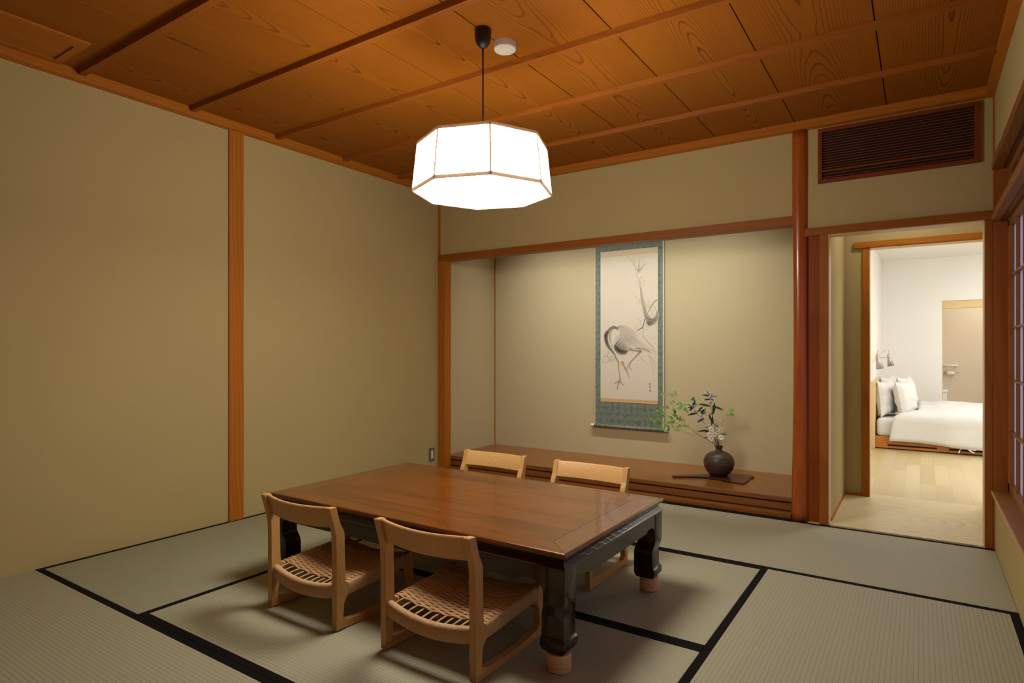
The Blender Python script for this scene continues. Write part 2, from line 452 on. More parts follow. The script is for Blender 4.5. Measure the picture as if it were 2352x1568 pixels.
def mat_planks():
    t = NT('bedroom_plank_floor')
    x, y, z = t.sep(t.coord())
    u = t.math('DIVIDE', x, 0.098); i = t.math('FLOOR', u)
    wn = t.node('ShaderNodeTexWhiteNoise', noise_dimensions='1D'); t.l.new(i, wn.inputs['W'])
    v = t.math('ADD', t.math('DIVIDE', y, 0.95), t.math('MULTIPLY', wn.outputs['Value'], 7)); j = t.math('FLOOR', v)
    w2 = t.node('ShaderNodeTexWhiteNoise', noise_dimensions='2D'); t.l.new(t.comb(i, j, 0), w2.inputs['Vector'])
    fib = t.noise(t.comb(t.math('MULTIPLY', x, 60), t.math('MULTIPLY', y, 2.2), j), 1.0, 3)
    col = t.mix(w2.outputs['Value'], srgb(204, 188, 146), srgb(186, 166, 120))
    col = t.mix(t.math('MULTIPLY', fib, 0.3), col, srgb(172, 146, 98))
    du = t.math('ABSOLUTE', t.math('SUBTRACT', t.math('FRACT', u), 0.5)); dv = t.math('ABSOLUTE', t.math('SUBTRACT', t.math('FRACT', v), 0.5))
    g = t.math('MAXIMUM', t.math('GREATER_THAN', du, 0.488), t.math('GREATER_THAN', dv, 0.4985))
    col = t.mix(t.math('MULTIPLY', g, 0.4), col, srgb(150, 100, 50))
    t.base(col); t.rough(0.35)
    return t.m
PLANK = mat_planks()

# ------------------------------------------------------------------ setting
XL, XR, YB, YF, ZC = -3.44, 0.32, 4.03, -1.2, 2.39
MZ = 2.337                                   # underside of the ceiling moulding

struct('floor', MB().box(XL - 0.05, XR + 0.05, YF, YB + 0.05, -0.12, -0.058), PALEX)
# ceiling boards: narrow gaps between boards, one mesh
cb = MB()
P = 0.468
xs = [-0.157 - P * k for k in range(-2, 9)]
xs = sorted([x for x in xs if XL < x < XR] + [XL - 0.05, XR + 0.08])
for a, b in zip(xs[:-1], xs[1:]):
    cb.box(a + 0.0028, b - 0.0028, YF, YB + 0.06, ZC, ZC + 0.012)
struct('ceiling', cb, CEIL)
struct('ceiling_void', MB().box(XL - 0.1, XR + 0.12, YF - 0.1, YB + 0.06, ZC + 0.0125, ZC + 0.03), DARKGAP)
for k in range(-4, 5):
    y = 1.315 + 0.5475 * k
    if y > YF + 0.1:
        struct('trim_%d' % (20 + k), MB().prism([(y - 0.004, 2.365), (y + 0.026, 2.365), (y + 0.032, ZC), (y - 0.010, ZC)], XL + 0.03, XR - 0.03, 'x', 0.002), BEAM)

struct('wall_left', MB().box(XL - 0.1, XL, YF, YB + 0.06, -0.06, ZC), WALL)
struct('trim_1', MB().box(XL - 0.02, XL + 0.014, 2.107, 2.201, -0.0, MZ + 0.01, 0.002), TZ)
struct('trim_2', MB().prism([(XL, MZ), (XL + 0.034, MZ + 0.006), (XL + 0.034, ZC), (XL, ZC)], YF, YB, 'y'), TY)
struct('trim_3', MB().prism([(YB, MZ), (YB - 0.034, MZ + 0.006), (YB - 0.034, ZC), (YB, ZC)], XL, XR, 'x'), TX)
struct('trim_4', MB().prism([(XR, MZ), (XR - 0.034, MZ + 0.006), (XR - 0.034, ZC), (XR, ZC)], YF, YB, 'y'), TY)

# back wall above the alcove and above the doorway
struct('wall_back', MB().box(XL, -0.60, YB, YB + 0.06, 1.82, ZC).box(-0.60, XR + 0.05, YB, YB + 0.06, 1.735, ZC).box(-0.62, -0.446, YB + 0.07, 4.90, -0.06, 2.2), WALL)
# corner post of the alcove
struct('trim_5', MB().box(XL + 0.002, XL + 0.078, YB - 0.012, YB + 0.07, 0, 1.80, 0.003), TZ)
struct('trim_6', MB().box(XL + 0.001, XL + 0.02, YB - 0.012, YB + 0.02, 1.80, MZ + 0.005, 0.002), TZ)
struct('trim_7', MB().box(XL + 0.01, -0.628, YB - 0.022, YB + 0.075, 1.778, 1.832, 0.003), DTRIMX)          # alcove lintel
# alcove
AY = 4.832
struct('wall_alcove_back', MB().box(XL - 0.02, -0.52, AY, AY + 0.06, 0, 2.40), ALC)
struct('wall_alcove_left', MB().box(XL - 0.06, XL + 0.022, YB + 0.071, AY, 0, 2.40), ALC)
struct('wall_alcove_right', MB().box(-0.64, -0.622, YB + 0.08, AY, 0, 2.40), ALC)
struct('floor_alcove', MB().box(XL - 0.1, -0.601, YB + 0.0, AY + 0.05, -0.1, -0.001), DARKGAP)
struct('ceiling_alcove', MB().box(XL - 0.06, -0.52, YB + 0.061, AY + 0.05, 2.37, 2.40), ALC)
struct('trim_8', MB().box(XL + 0.022, XL + 0.030, AY - 0.008, AY, 0.116, 2.37), TZ)

# round polished alcove pillar, slightly uneven
pm = MB()
rows = []
for i in range(40):
    z = i / 39 * (MZ + 0.004)
    r0 = 0.0465 + 0.0025 * math.sin(z * 3.1 + 1) - 0.004 * (z / 2.34) + 0.003 * max(0, 1 - z / 0.5)
    rows.append([(-0.601 + 0.0022 * math.sin(z * 2.3) + r0 * (1 + 0.03 * math.sin(3 * th + z)) * math.cos(th), YB + 0.012 + r0 * (1 + 0.03 * math.sin(2 * th + 0.7 * z)) * math.sin(th), z) for th in [2 * PI * k / 40 for k in range(40)]])
pm.grid(rows, closed_v=True, cap=True)
struct('trim_9', pm, PILLAR)
struct('trim_10', MB().box(-0.555, -0.494, YB - 0.006, YB + 0.06, 0.004, 1.70), DARKW)
# doorway frame
struct('trim_11', MB().box(-0.494, -0.446, YB - 0.022, YB + 0.075, 0, 1.70, 0.002), DTRIM)
struct('trim_12', MB().box(-0.572, 0.312, YB - 0.026, YB + 0.075, 1.70, 1.748, 0.002), DTRIMX)
struct('trim_13', MB().box(0.279, 0.3125, YB - 0.022, YB + 0.075, 0, 1.70, 0.002), DTRIM)
struct('trim_14', MB().box(0.3135, 0.375, YB - 0.028, YB + 0.06, 0, MZ, 0.002), DTRIM)                # room corner post
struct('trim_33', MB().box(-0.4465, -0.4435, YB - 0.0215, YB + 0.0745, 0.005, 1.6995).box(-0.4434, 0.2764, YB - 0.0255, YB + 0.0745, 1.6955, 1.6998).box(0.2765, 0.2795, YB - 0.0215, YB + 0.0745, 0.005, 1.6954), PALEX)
struct('trim_34', MB().box(0.3035, 0.3064, 0.5, YB - 0.029, 0.2895, 0.3055), SILL_LIT)  # added strip; the lit sill front is put into a lighter wood colour
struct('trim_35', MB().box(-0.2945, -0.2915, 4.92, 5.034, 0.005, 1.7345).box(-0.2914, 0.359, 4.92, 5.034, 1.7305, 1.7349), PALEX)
# passage
struct('floor_passage', MB().box(-0.60, 0.46, YB - 0.012, 5.03, -0.05, 0.004), HALLW)
struct('wall_passage_end', MB().box(-0.60, -0.336, 4.93, 5.02, 0, 2.3).box(-0.336, 0.46, 4.93, 5.02, 1.775, 2.3), WALL)
struct('wall_passage_right', MB().box(0.36, 0.46, YB + 0.076, 5.03, 0, 2.3), WALL)
struct('ceiling_passage', MB().box(-0.64, 0.46, YB + 0.061, 5.03, 2.2, 2.3), WALL)
struct('trim_15', MB().box(-0.336, -0.294, 4.915, 5.035, 0.004, 1.735, 0.002), TZ)
struct('trim_16', MB().box(-0.388, 0.359, 4.905, 5.035, 1.735, 1.776, 0.002), TX)
struct('trim_17', MB().box(-0.445, -0.337, 4.915, 4.93, 0.004, 0.02).box(-0.446, -0.438, YB + 0.08, 4.914, 0.004, 0.016), TX)

# right wall with shoji window
struct('wall_right', MB().box(XR, XR + 0.1, YF, YB, 1.98, ZC).box(XR, XR + 0.1, YF, YB, -0.06, 0.288).box(XR, XR + 0.1, YF, 0.5, 0.288, 1.98), WALL)
struct('trim_30', MB().box(0.306, 0.352, 0.5, YB - 0.029, 1.952, 1.99, 0.002).box(0.358, 0.44, 0.5, YB - 0.029, 1.962, 1.99), DTRIMY)
struct('trim_31', MB().box(0.304, 0.342, 0.5, YB - 0.029, 1.686, 1.722, 0.002).box(0.348, 0.43, 0.5, YB - 0.029, 1.694, 1.722), DTRIMY)
struct('trim_32', MB().box(0.306, 0.44, 0.5, YB - 0.029, 0.288, 0.306, 0.002), DTRIMY)
w = struct('window_1', MB().box(0.372, 0.402, 3.955, 4.0, 0.307, 1.685).box(0.372, 0.402, 0.52, 0.56, 0.307, 1.685).box(0.372, 0.402, 2.22, 2.28, 0.307, 1.685), TZ)
kb = MB()
kb.box(0.372, 0.402, 0.52, 4.0, 0.307, 0.352).box(0.372, 0.402, 0.52, 4.0, 1.652, 1.685)
for k in range(15):
    y = 3.955 - 0.225 * k
    kb.box(0.377, 0.392, y - 0.005, y + 0.005, 0.35, 1.66)
for k in range(5):
    z = 0.352 + 0.2615 * k
    if k: kb.box(0.374, 0.392, 0.55, 3.99, z - 0.0045, z + 0.0045)
kb.build('window_lattice', DTRIMY, w)
MB().box(0.393, 0.3945, 0.53, 3.99, 0.33, 1.67).build('window_paper', SHOJI, w)
w2 = struct('window_2', MB().box(0.372, 0.402, 0.52, 4.0, 1.724, 1.80).box(0.372, 0.402, 0.52, 4.0, 1.915, 1.951).box(0.372, 0.402, 3.95, 4.0, 1.80, 1.915), DTRIMY)
kb = MB()
for k in range(16):
    y = 3.80 - 0.225 * k
    kb.box(0.386, 0.392, y - 0.066, y + 0.066, 1.80, 1.915)
kb.box(0.385, 0.392, 0.53, 3.95, 1.80, 1.866)
kb.build('window_lattice', DTRIMY, w2)
MB().box(0.393, 0.3945, 0.53, 3.99, 1.79, 1.93).build('window_paper', SHOJI, w2)
struct('wall_front_unseen', MB().box(XL - 0.1, XR + 0.1, YF - 0.1, YF, -0.1, ZC), DARKW)  # unseen wall behind the camera, coloured dark to cut bounced light

# bedroom shell
BX = -0.43
struct('floor_bedroom', MB().box(BX - 0.05, 3.2, 5.031, 11.0, -0.05, 0.002), PLANK)
struct('wall_bedroom_left', MB().box(BX - 0.1, BX, 5.021, 9.46, 0, 2.3), WHITE)
struct('wall_bedroom_back', MB().box(BX - 0.1, 0.229, 9.46, 9.56, 0, 2.3).box(0.229, 1.15, 9.46, 9.56, 1.64, 2.3).box(1.15, 3.2, 9.46, 9.56, 0, 2.3), WHITE)
struct('wall_bedroom_right', MB().box(3.2, 3.3, 5.03, 9.56, 0, 2.3), WHITE)
struct('wall_bedroom_front', MB().box(0.461, 3.2, 5.021, 5.1, 0, 2.3).box(-0.36, 0.46, 5.036, 5.1, 1.80, 2.3), WHITE)
struct('ceiling_bedroom', MB().box(BX - 0.1, 3.3, 5.036, 9.56, 2.19, 2.29), WHITE)
struct('trim_18', MB().box(0.231, 1.148, 9.47, 9.56, 1.545, 1.638).box(0.2292, 0.235, 9.462, 9.565, 0.01, 1.545), PALEX)
struct('wall_bathroom_back', MB().box(-0.2, 2.0, 10.6, 10.7, 0, 2.3), BATH)
struct('wall_bathroom_left', MB().box(0.10, 0.20, 9.57, 10.6, 0, 2.3), BATH)
struct('wall_bathroom_right', MB().box(1.5, 1.6, 9.57, 10.6, 0, 2.3), BATH)
struct('ceiling_bathroom', MB().box(0.1, 1.6, 9.57, 10.7, 2.2, 2.3), BATH)

# ------------------------------------------------------------------ tatami mats
MW, ML = 0.941, 1.883
mats = [  # centre x, y, rotated, label, tint
    (-2.5025, 0.7055, 0, 'tatami mat filling the lower left corner, nearest the camera', TAT),
    (-2.9735, 2.1175, 1, 'tatami mat running along the left wall, left of the chairs', TAT_SHEEN),
    (-1.5645, 1.6470, 0, 'tatami mat under the two near chairs, near side of the table', TAT),
    (-1.5645, 2.5880, 0, 'tatami mat under the far long side of the table', TAT),
    (-0.1515, 2.1175, 1, 'large bare tatami mat in the right foreground beside the window wall', TAT),
    (-2.5025, 3.5290, 0, 'tatami mat along the alcove, hidden behind the table at the left', TAT_SHEEN),
    (-0.6210, 3.5290, 0, 'tatami mat in front of the doorway and round pillar', TAT),
]
for x, y, r, lab, mt in mats:
    t = thing('tatami_mat', lab, 'tatami mat', (x, y, 0), PI / 2 if r else 0, 'tatami mats on the floor')
    hl, hw = ML / 2 - 0.001, MW / 2 - 0.001
    MB().box(-hl, hl, -hw, hw, -0.055, 0.0, 0.003).build('mat_body', mt, t)
    for s in (-1, 1):
        b = MB()
        y0, y1 = sorted((s * (hw - 0.028), s * (hw + 0.0004)))
        b.box(-hl, hl, y0, y1, -0.052, 0.0007, 0.0005)
        b.build('cloth_border', HERI, t)

# ------------------------------------------------------------------ alcove platform
ZS = 0.116
ap = thing('alcove_platform', 'raised polished wooden platform floor of the display alcove', 'platform', (-2.02, 4.45, 0))
sh = (-2.02, 4.45, 0)
def inalc(mb, name, mat):
    o = mb.build(name, mat, ap, shift=sh); o.location = (0, 0, 0); return o
inalc(MB().box(-3.417, -0.641, 4.095, AY - 0.001, 0.086, ZS, 0.004), 'top_board', SHELFW)
inalc(MB().box(-3.417, -0.641, 4.125, 4.15, 0.0, 0.086), 'riser_panel', DARKW)
inalc(MB().prism([(4.11, 0.032), (4.122, 0.036), (4.122, 0.072), (4.11, 0.076)], -3.417, -0.641, 'x'), 'front_rail', SHELFW)
inalc(MB().box(-3.361, -0.652, 4.0315, 4.122, 0.0, 0.026, 0.002), 'sill', SHELFW)

# ------------------------------------------------------------------ hanging scroll
SX0, SX1 = -2.345, -1.728
sc = thing('hanging_scroll', 'tall hanging scroll with teal brocade mount and ink painting of a bending crane', 'scroll', (-2.036, AY - 0.014, 0.36))
so = (-2.036, AY - 0.014, 0.36)
def insc(mb, name, mat, **k):
    o = mb.build(name, mat, sc, shift=so, **k); o.location = (0, 0, 0); return o
YS = AY - 0.014
insc(MB().box(SX0 + 0.004, SX1 - 0.010, YS - 0.002, YS, 0.372, 2.05), 'brocade_mount', BROC)
insc(MB().box(SX0 - 0.001, SX0 + 0.0038, YS - 0.0024, YS, 0.372, 2.05).box(SX1 - 0.0098, SX1, YS - 0.0024, YS, 0.372, 2.05), 'edge_strip', PAPERM)
AX0, AX1, AZ0, AZ1 = -2.291, -1.778, 0.610, 1.815
insc(MB().box(AX0, AX1, YS - 0.0032, YS - 0.0021, AZ0, AZ1), 'painting_sheet', PAPERM)
insc(MB().box(AX0, AX1, YS - 0.0034, YS - 0.0021, AZ1, AZ1 + 0.048), 'upper_silk_strip', mat_plain('pale_silk_strip', (0.66, 0.54, 0.36), 0.7, var=0.12, scale=90))
insc(MB().box(AX0, AX1, YS - 0.0034, YS - 0.0021, AZ0 - 0.03, AZ0), 'lower_silk_strip', TANSILK)
ro = insc(MB().tube([(SX0 - 0.002, YS - 0.004, 0.372), (SX1 + 0.002, YS - 0.004, 0.372)], 0.0135, 16), 'roller', BROC)
for s in (0, 1):
    a = SX0 - 0.036 if s == 0 else SX1 + 0.0025
    insc(MB().tube([(a, YS - 0.004, 0.372), (a + 0.004, YS - 0.004, 0.372), (a + 0.030, YS - 0.004, 0.372), (a + 0.0335, YS - 0.004, 0.372)], [0.0115, 0.0135, 0.0135, 0.0125], 16), 'roller_knob', IVORY)

# ink painting: brush ribbons lying on the sheet; sketch frame: u 0..132 across, v 0..320 down
def K(u, v):
    s = (u - 1379) / 132.0
    vt = 594 - 19 * s; vb = 914 + 6 * s
    tt = (v - vt) / (vb - vt)
    return AX0 + s * (AX1 - AX0), AZ1 + tt * (AZ0 - AZ1)
def c7(x, y): return K(1350 + x / 5.405, 720 + y / 5.405)
def c6(x, y): return K(1350 + x / 6.535, 540 + y / 6.535)
PXM = (AX1 - AX0) / 132.0
layer = [0]
class Ink(MB):
    def __init__(self):
        super().__init__(); self.c = []
    def ribbon(self, pts, wid, den, edge=0.25, red=0.0, n=5, f=c7, sc=5.405):
        """soft brush stroke; wid in crop px (full width), den 0..1 (number or per point)"""
        q = [Vector(f(*p)) for p in pts]
        # Catmull-Rom resample
        out = []; W = []; D = []
        m = len(q)
        ww = wid if isinstance(wid, (list, tuple)) else [wid] * m
        dd = den if isinstance(den, (list, tuple)) else [den] * m
        for i in range(m - 1):
            p0, p1, p2, p3 = q[max(i - 1, 0)], q[i], q[i + 1], q[min(i + 2, m - 1)]
            for k in range(n):
                t = k / n
                out.append(0.5 * ((2 * p1) + (p2 - p0) * t + (2 * p0 - 5 * p1 + 4 * p2 - p3) * t * t + (3 * p1 - p0 - 3 * p2 + p3) * t ** 3))
                W.append(ww[i] * (1 - t) + ww[i + 1] * t); D.append(dd[i] * (1 - t) + dd[i + 1] * t)
        out.append(q[-1]); W.append(ww[-1]); D.append(dd[-1])
        layer[0] += 1
        yy = YS - 0.00325 - 0.0000035 * layer[0]
        cols = [-1, -0.55, 0, 0.55, 1]
        rows = []
        for i, p in enumerate(out):
            t = out[min(i + 1, len(out) - 1)] - out[max(i - 1, 0)]
            if t.length < 1e-9: t = Vector((1, 0))
            t.normalize(); nn = Vector((-t.y, t.x))
            h = W[i] / sc * PXM / 2
            rows.append([(p.x + nn.x * h * c, yy, p.y + nn.y * h * c) for c in cols])
            for c in cols:
                d = D[i] * (edge if abs(c) == 1 else (0.85 if abs(c) > 0.1 else 1.0))
                self.c.append((d, red, 0))
        self.grid(rows, smooth=False)
    def blob(self, pts, den, red=0.0, f=c7, soft=0.7, edge=0.5):
        q = [Vector(f(*p)) for p in pts]
        layer[0] += 1
        yy = YS - 0.00325 - 0.0000035 * layer[0]
        ce = sum(q, Vector((0, 0))) / len(q)
        dd = den if isinstance(den, (list, tuple)) else [den] * len(q)
        rows = []
        for s, dm in ((1.0, edge), (soft, 1.0), (0.02, 1.0)):
            rows.append([(ce.x + (p.x - ce.x) * s, yy, ce.y + (p.y - ce.y) * s) for p in q])
            av = sum(dd) / len(dd)
            for d in dd: self.c.append(((d * s + av * (1 - s)) * dm, red, 0))
        self.grid(rows, closed_v=True, smooth=False)

tr = Ink()
R = lambda *a, **k: tr.ribbon(*a, f=c6, sc=6.535, **k)
# trunk
R([(770, 600), (790, 700), (810, 820), (825, 940), (850, 1060), (880, 1180), (930, 1270)], [18, 26, 32, 42, 52, 66, 90], [0.08, 0.2, 0.34, 0.4, 0.42, 0.5, 0.72], edge=0.6)
R([(795, 760), (808, 900), (830, 1010), (858, 1130), (885, 1240)], [8, 8, 10, 12, 16], [0.5, 0.75, 0.6, 0.7, 0.8], edge=0.4)
R([(905, 1330), (940, 1290), (990, 1270), (1040, 1200), (1042, 1110)], [70, 120, 80, 60, 20], [0.8, 0.82, 0.75, 0.6, 0.45], edge=0.6)
R([(895, 1230), (930, 1250), (975, 1250)], [40, 30, 50], 0.75, edge=0.5)
R([(775, 560), (770, 520), (775, 430), (790, 330)], [12, 30, 22, 6], [0.35, 0.55, 0.35, 0.15])
R([(770, 540), (800, 490), (860, 410), (870, 385)], [18, 16, 9, 4], [0.5, 0.55, 0.5, 0.4])
R([(790, 545), (830, 480), (850, 440)], [10, 9, 4], 0.4)
R([(765, 530), (740, 490), (690, 410), (630, 320)], [14, 10, 7, 5], [0.55, 0.5, 0.45, 0.4])
R([(755, 670), (735, 560), (715, 450), (700, 310)], [5, 7, 7, 5], [0.35, 0.5, 0.45, 0.4])
R([(820, 1040), (770, 960), (690, 850), (655, 770), (642, 700)], [5, 6, 5, 4, 3], [0.35, 0.35, 0.28, 0.25, 0.2])
R([(905, 1150), (950, 1070), (1000, 980), (1040, 950)], [14, 16, 20, 18], [0.55, 0.6, 0.62, 0.7])
R([(900, 1070), (880, 1020), (862, 980)], [8, 10, 6], 0.4)
R([(880, 1235), (860, 1260), (850, 1310), (830, 1370), (790, 1400), (745, 1430)], [22, 26, 18, 22, 18, 14], [0.6, 0.65, 0.65, 0.8, 0.8, 0.8])
R([(835, 1370), (850, 1420), (835, 1470)], [10, 8, 4], 0.55)
R([(1000, 1040), (1010, 1080), (1015, 1110)], [10, 9, 4], 0.35)
R([(1005, 1310), (1030, 1370), (1048, 1420)], [8, 7, 4], 0.3)
R([(960, 1150), (975, 1210), (960, 1240)], [8, 7, 6], 0.4)
R([(650, 360), (720, 370), (790, 390)], [4, 5, 3], 0.35)
rr = random.Random(3)
for cx, cy, n, sp in [(760, 330, 8, 40), (600, 345, 6, 40), (880, 410, 9, 55), (840, 330, 5, 30), (830, 640, 8, 40), (780, 720, 8, 50), (830, 700, 5, 30), (770, 990, 6, 35), (790, 1270, 7, 35), (800, 1310, 6, 30), (735, 1380, 10, 42), (815, 1450, 9, 45), (880, 1360, 9, 48), (920, 1070, 9, 42), (940, 1000, 7, 40), (960, 1150, 9, 50), (770, 450, 7, 40), (1020, 1300, 4, 25)]:
    for _ in range(n):
        x = cx + rr.uniform(-sp, sp); y = cy + rr.uniform(-sp, sp); r0 = rr.uniform(4, 8.5); d = rr.uniform(0.2, 0.55)
        a0 = rr.uniform(0, 6.28); pts = [(x + r0 * math.cos(a0 + k * 0.9), y + r0 * math.sin(a0 + k * 0.9)) for k in range(6)]
        R(pts, 3.2, d * 0.8, n=2, edge=0.6)
        if rr.random() < 0.4: tr.blob([(x + 5 * math.cos(k), y + 5 * math.sin(k)) for k in range(6)], d, f=c6)
o = insc(tr, 'painted_plum_branch', INK)

cr = Ink()
Q = cr.ribbon
# body wash and dark tail feathers
cr.blob([(335, 330), (360, 275), (400, 260), (440, 300), (480, 360), (510, 410), (540, 450), (500, 480), (440, 488), (380, 470), (345, 430)], [0.1, 0.12, 0.2, 0.3, 0.4, 0.4, 0.25, 0.6, 0.75, 0.8, 0.8], soft=0.8, edge=0.75)
Q([(345, 385), (365, 430), (410, 465), (470, 475), (500, 455)], [30, 75, 80, 60, 20], [0.8, 0.92, 0.95, 0.92, 0.7], edge=0.6)
for i, (a, b) in enumerate([((360, 380), (440, 290)), ((385, 395), (465, 330)), ((415, 410), (490, 370)), ((445, 425), (520, 400))]):
    Q([a, ((a[0] + b[0]) / 2 - 6, (a[1] + b[1]) / 2 + 4), b], [30, 24, 6], [0.85, 0.65, 0.3], edge=0.3)
# back and wing
Q([(365, 190), (410, 165), (470, 160), (540, 190), (590, 225)], [50, 42, 40, 30, 14], [0.7, 0.4, 0.28, 0.25, 0.2], edge=0.35)
Q([(405, 215), (440, 200), (500, 195), (570, 230), (640, 290)], [14, 40, 60, 60, 30], [0.3, 0.3, 0.28, 0.2, 0.1], edge=0.5)
for i in range(9):
    t = i / 8
    x0 = 410 + 85 * t; y0 = 235 - 20 * t
    x1 = 560 + 290 * t; y1 = 430 - 20 * t + 60 * t * t
    Q([(x0, y0), (x0 + 45 + 20 * t, y0 + 75), ((x0 + x1) / 2 + 20, (y0 + y1) / 2 + 30), (x1, y1)], [16, 26, 20, 4], [0.3, 0.42 - 0.14 * t, 0.34 - 0.16 * t, 0.1], edge=0.25)
for i in range(8):
    t = i / 7
    x0 = 425 + 110 * t; y0 = 250 - 40 * t
    Q([(x0, y0), (x0 + 55, y0 + 80), (x0 + 105 + 60 * t, y0 + 165 - 10 * t)], [4, 6, 3], [0.45, 0.6, 0.3], edge=0.3)
for x, y in [(560, 200), (590, 230), (600, 260), (545, 225), (570, 255)]:
    Q([(x - 14, y - 6), (x, y + 10), (x + 16, y + 2)], [3, 4, 3], 0.5)
Q([(405, 215), (415, 270), (450, 330), (500, 390)], [5, 6, 6, 4], [0.5, 0.6, 0.5, 0.4])
# neck
Q([(372, 182), (330, 172), (285, 195), (255, 230)], [22, 42, 46, 40], [0.85, 0.8, 0.72, 0.78], edge=0.6)
Q([(255, 225), (228, 275), (235, 350), (265, 415), (310, 470), (358, 535)], [46, 52, 46, 40, 30, 14], [0.92, 0.95, 0.9, 0.82, 0.75, 0.6], edge=0.75)
Q([(275, 240), (272, 300), (300, 380), (340, 450), (365, 490)], [16, 18, 12, 8, 4], [0.5, 0.55, 0.5, 0.45, 0.3], edge=0.3)
Q([(300, 210), (285, 260), (290, 330)], [26, 24, 14], [0.5, 0.4, 0.3], edge=0.3)
Q([(365, 500), (430, 530), (470, 575)], [4, 4, 3], [0.25, 0.2, 0.12])
# head: tucked, red crown and beak
cr.blob([(425, 605), (445, 600), (465, 625), (468, 655), (455, 665), (435, 645), (420, 622)], 0.06, red=0.9, edge=1.0)
Q([(420, 615), (430, 598), (450, 600), (462, 618)], [8, 10, 8, 4], 0.8)
cr.blob([(440, 632), (448, 632), (448, 642), (440, 642)], 0.9)
Q([(462, 655), (480, 690), (505, 740), (530, 808)], [26, 22, 16, 4], [0.55, 0.6, 0.5, 0.35], edge=0.5)
Q([(480, 670), (500, 720), (522, 745)], [6, 5, 4], 0.6)
# legs
Q([(345, 530), (375, 580), (388, 610), (392, 680), (405, 760), (408, 830)], [18, 22, 20, 13, 12, 16], [0.6, 0.65, 0.6, 0.55, 0.55, 0.6], edge=0.8)
Q([(408, 830), (370, 850), (332, 872)], [16, 12, 6], 0.6, edge=0.7)
Q([(408, 835), (385, 880), (372, 948)], [18, 14, 7], 0.6, edge=0.7)
Q([(410, 835), (435, 870), (468, 905)], [16, 13, 6], 0.6, edge=0.7)
Q([(405, 800), (425, 820)], [10, 6], 0.75)
Q([(520, 435), (580, 450), (640, 462)], [44, 22, 20], [0.6, 0.6, 0.6], edge=0.6)
Q([(640, 452), (668, 462), (650, 480), (590, 545), (540, 600), (515, 640)], [20, 26, 22, 14, 16, 20], [0.55, 0.6, 0.58, 0.55, 0.55, 0.55], edge=0.8)
Q([(515, 630), (500, 665), (492, 700)], [14, 12, 8], 0.55)
Q([(530, 610), (532, 665), (562, 712)], [12, 11, 6], 0.6)
Q([(535, 590), (548, 618)], [10, 8], 0.6)
# long tail plumes
Q([(600, 425), (690, 435), (780, 468)], [16, 22, 10], [0.55, 0.75, 0.7], edge=0.35)
for a, m, b in [((660, 430), (740, 460), (820, 492)), ((640, 500), (700, 580), (755, 655)), ((750, 500), (800, 620), (830, 780)), ((770, 510), (830, 600), (850, 700)), ((560, 480), (575, 490), (570, 500)), ((690, 270), (780, 370), (820, 430)), ((740, 330), (820, 420), (848, 500))]:
    Q([a, m, b], [12, 12, 4], [0.3, 0.24, 0.12], edge=0.15)
# small plum sprig at the left
Q([(180, 600), (230, 608), (285, 580), (320, 560)], [3, 3, 4, 3], 0.35)
Q([(285, 580), (255, 530), (225, 490)], [4, 3, 3], 0.4)
for cx, cy, n, sp in [(215, 535, 4, 14), (255, 520, 6, 22), (285, 580, 5, 18), (320, 560, 8, 32), (180, 590, 3, 14), (265, 485, 3, 12), (400, 490, 3, 16)]:
    for _ in range(n):
        x = cx + rr.uniform(-sp, sp); y = cy + rr.uniform(-sp, sp)
        Q([(x + 6 * math.cos(k * 1.2), y + 6 * math.sin(k * 1.2)) for k in range(5)], 2.6, rr.uniform(0.3, 0.6), n=2, edge=0.6)
insc(cr, 'painted_crane', INK)
sg = Ink()
S = sg.ribbon
for pts in [[(765, 880), (772, 860), (772, 880)], [(764, 866), (782, 862)], [(776, 870), (784, 882)], [(768, 905), (784, 900)], [(774, 895), (778, 918)], [(768, 925), (784, 922)], [(774, 945), (772, 968), (782, 968), (782, 948), (774, 945)], [(772, 956), (784, 954)]]:
    S(pts, 4.5, 0.85, n=2, edge=0.7)
insc(sg, 'brush_signature', INK)

# ------------------------------------------------------------------ vase, board, flowers
pb = thing('display_board', 'flat dark red-brown wooden board with a rough live edge under the vase', 'board', (-1.24, 4.45, ZS))
outl = [(-1.482, 4.296), (-1.460, 4.252), (-1.41, 4.285), (-1.363, 4.318)]
live = [(-1.363, 4.318)]
rl = random.Random(5)
for i in range(1, 14):
    t = i / 14
    live.append((-1.363 + 0.275 * t, 4.318 + 0.045 * math.sin(PI * t * 0.95) - 0.012 * t + rl.uniform(-0.006, 0.006)))
live.append((-1.088, 4.308))
full = outl[:3] + live + [(-1.069, 4.300), (-0.992, 4.298), (-0.985, 4.40), (-0.992, 4.506), (-0.978, 4.565), (-1.0, 4.600), (-1.08, 4.60), (-1.17, 4.57), (-1.27, 4.50), (-1.38, 4.385)]
o = MB().prism([(x + 1.24, y - 4.45) for x, y in full], 0.0005, 0.0125, 'z', 0.0015).build('board_body', PLATEW, pb)
bk = MB()
rows = []
for i, (x, y) in enumerate(live):
    rows.append([(x + 1.24 + rl.uniform(-.001, .001), y - 4.45 + dy + rl.uniform(-.0015, .0015), z) for dy, z in ((0.003, 0.0006), (-0.004, 0.001), (-0.006, 0.006), (-0.003, 0.012), (0.002, 0.0132))])
bk.grid(rows, smooth=False)
bk.build('bark_edge', BARK, pb)

